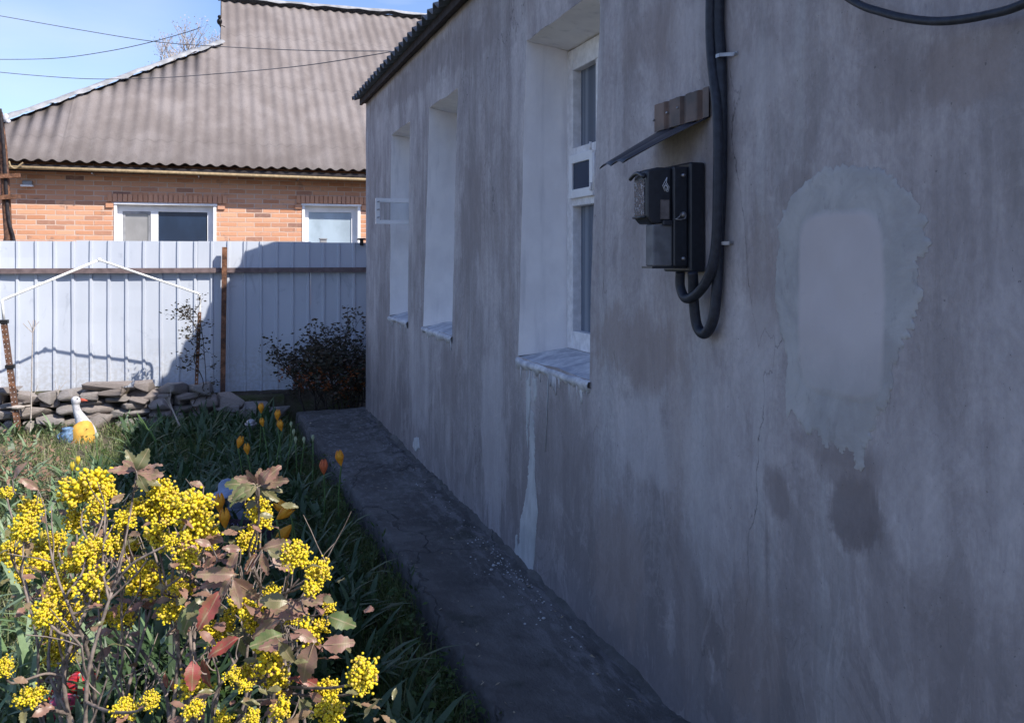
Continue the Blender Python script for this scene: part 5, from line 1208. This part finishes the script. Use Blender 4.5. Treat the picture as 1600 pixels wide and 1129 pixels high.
blades('bulb_foliage', M['broad_painted_sun'], 'broad bulb leaves with sunlight painted into their green in the left part of the bed', 750, (.12, .28), (.018, .04), (.3, 1.3), lambda X, Y: (.12+.88*pt(X, Y, 1.1, 17)**1.5)*lit(X, Y)*clear(X, Y), seg=5, k=4, cat='foliage')
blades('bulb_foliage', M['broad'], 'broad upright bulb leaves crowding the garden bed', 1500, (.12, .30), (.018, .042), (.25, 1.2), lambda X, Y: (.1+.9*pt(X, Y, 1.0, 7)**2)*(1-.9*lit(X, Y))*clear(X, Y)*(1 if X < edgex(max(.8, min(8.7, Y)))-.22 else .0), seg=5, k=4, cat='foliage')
blades('dry_grass', M['dry'], 'thin straw coloured dead stalks in the garden bed', 1100, (.06, .2), (.002, .005), (.3, 1.5), lambda X, Y: .3+.7*pt(X, Y, 2, 3), k=2, cat='grass')
g = G(); i = 0
while i < 26000:
    X, Y = visible_xy()
    if rq.random() > (.15+.85*pt(X, Y, 1.5, 12)**1.3)*(1-.75*lit(X, Y)): continue
    i += 1; c = Vector((X, Y, gh(X, Y)+rq.uniform(.005, .14)*(.5+pt(X, Y, 2.5, 5)))); a = rq.random()*6.28; u = Vector((cos(a), sin(a), rq.uniform(-.3, .6))).normalized(); v = u.cross(Vector((rq.gauss(0, .5), rq.gauss(0, .5), 1))).normalized(); l = rq.uniform(.012, .042)
    g.add([c, c+u*l*.5+v*l*.3, c+u*l-UP*l*.15, c+u*l*.5-v*l*.3], [(0, 1, 2, 3)])
tag(g.build('weeds', M['weed'], None, False), 'small leafy weeds covering the garden bed', 'weeds', kind='stuff')
g = G(); rl = random.Random(88)
for i in range(150):
    y = rl.uniform(1.8, 8.4); x = rl.choice([edgex(y)+abs(rl.gauss(.01, .05)), 1.33-abs(rl.gauss(0, .06)), rl.uniform(edgex(y), 1.35)]); x = min(1.35, x); c = Vector((x, y, ptop(x, y)+.004)); a = rl.random()*6.28; u = Vector((cos(a), sin(a), rl.uniform(-.05, .3))).normalized(); v = u.cross(Vector((rl.gauss(0, .3), rl.gauss(0, .3), 1))).normalized(); l = rl.uniform(.008, .026); w = rl.choice([.3, .12])
    g.add([c, c+u*l*.5+v*l*w, c+u*l, c+u*l*.5-v*l*w], [(0, 1, 2, 3)])
tag(g.build('fallen_litter', M['dry'], None, False), 'dead leaf scraps and straw littering the concrete path', 'litter', kind='stuff')
g = G()
for i in range(700):
    y = rl.uniform(2.0, 8.6); 
    if fbm(y*1.3, 4.4) < -.05: continue
    ex = edgex(y); c = Vector((ex-.01+rl.gauss(0, .012), y, .10+rl.uniform(-.08, .05))); a = rl.random()*6.28; u = Vector((cos(a), sin(a), rl.uniform(.1, 1.2))).normalized(); v = u.cross(Vector((rl.gauss(0, .4), rl.gauss(0, .4), 1))).normalized(); l = rl.uniform(.015, .055)
    g.add([c, c+u*l*.5+v*l*.12, c+u*l, c+u*l*.5-v*l*.12], [(0, 1, 2, 3)])
tag(g.build('edge_weeds', M['weed'], None, False), 'small weeds creeping up the broken edge of the concrete path', 'weeds', kind='stuff')
g = G()
for i in range(800):
    px_ = rq.choice([rq.gauss(25, 35), rq.gauss(30, 40)]); py_ = rq.uniform(700, 790); c0 = onz(px_, py_, .12); c = c0+Vector((rq.gauss(0, .08), rq.gauss(0, .15), rq.uniform(-.1, .16)))
    a = rq.random()*6.28; u = Vector((cos(a), sin(a), rq.uniform(0, .9))).normalized(); v = u.cross(Vector((rq.gauss(0, .5), rq.gauss(0, .5), 1))).normalized(); l = rq.uniform(.02, .05)
    if c.z > gh(c.x, c.y): g.add([c, c+u*l*.5+v*l*.22, c+u*l, c+u*l*.5-v*l*.22], [(0, 1, 2, 3)])
tag(g.build('young_shoots', M['pinkshoot'], None, False), 'pinkish brown young shoots at the left of the sunlit bed', 'foliage', kind='stuff')
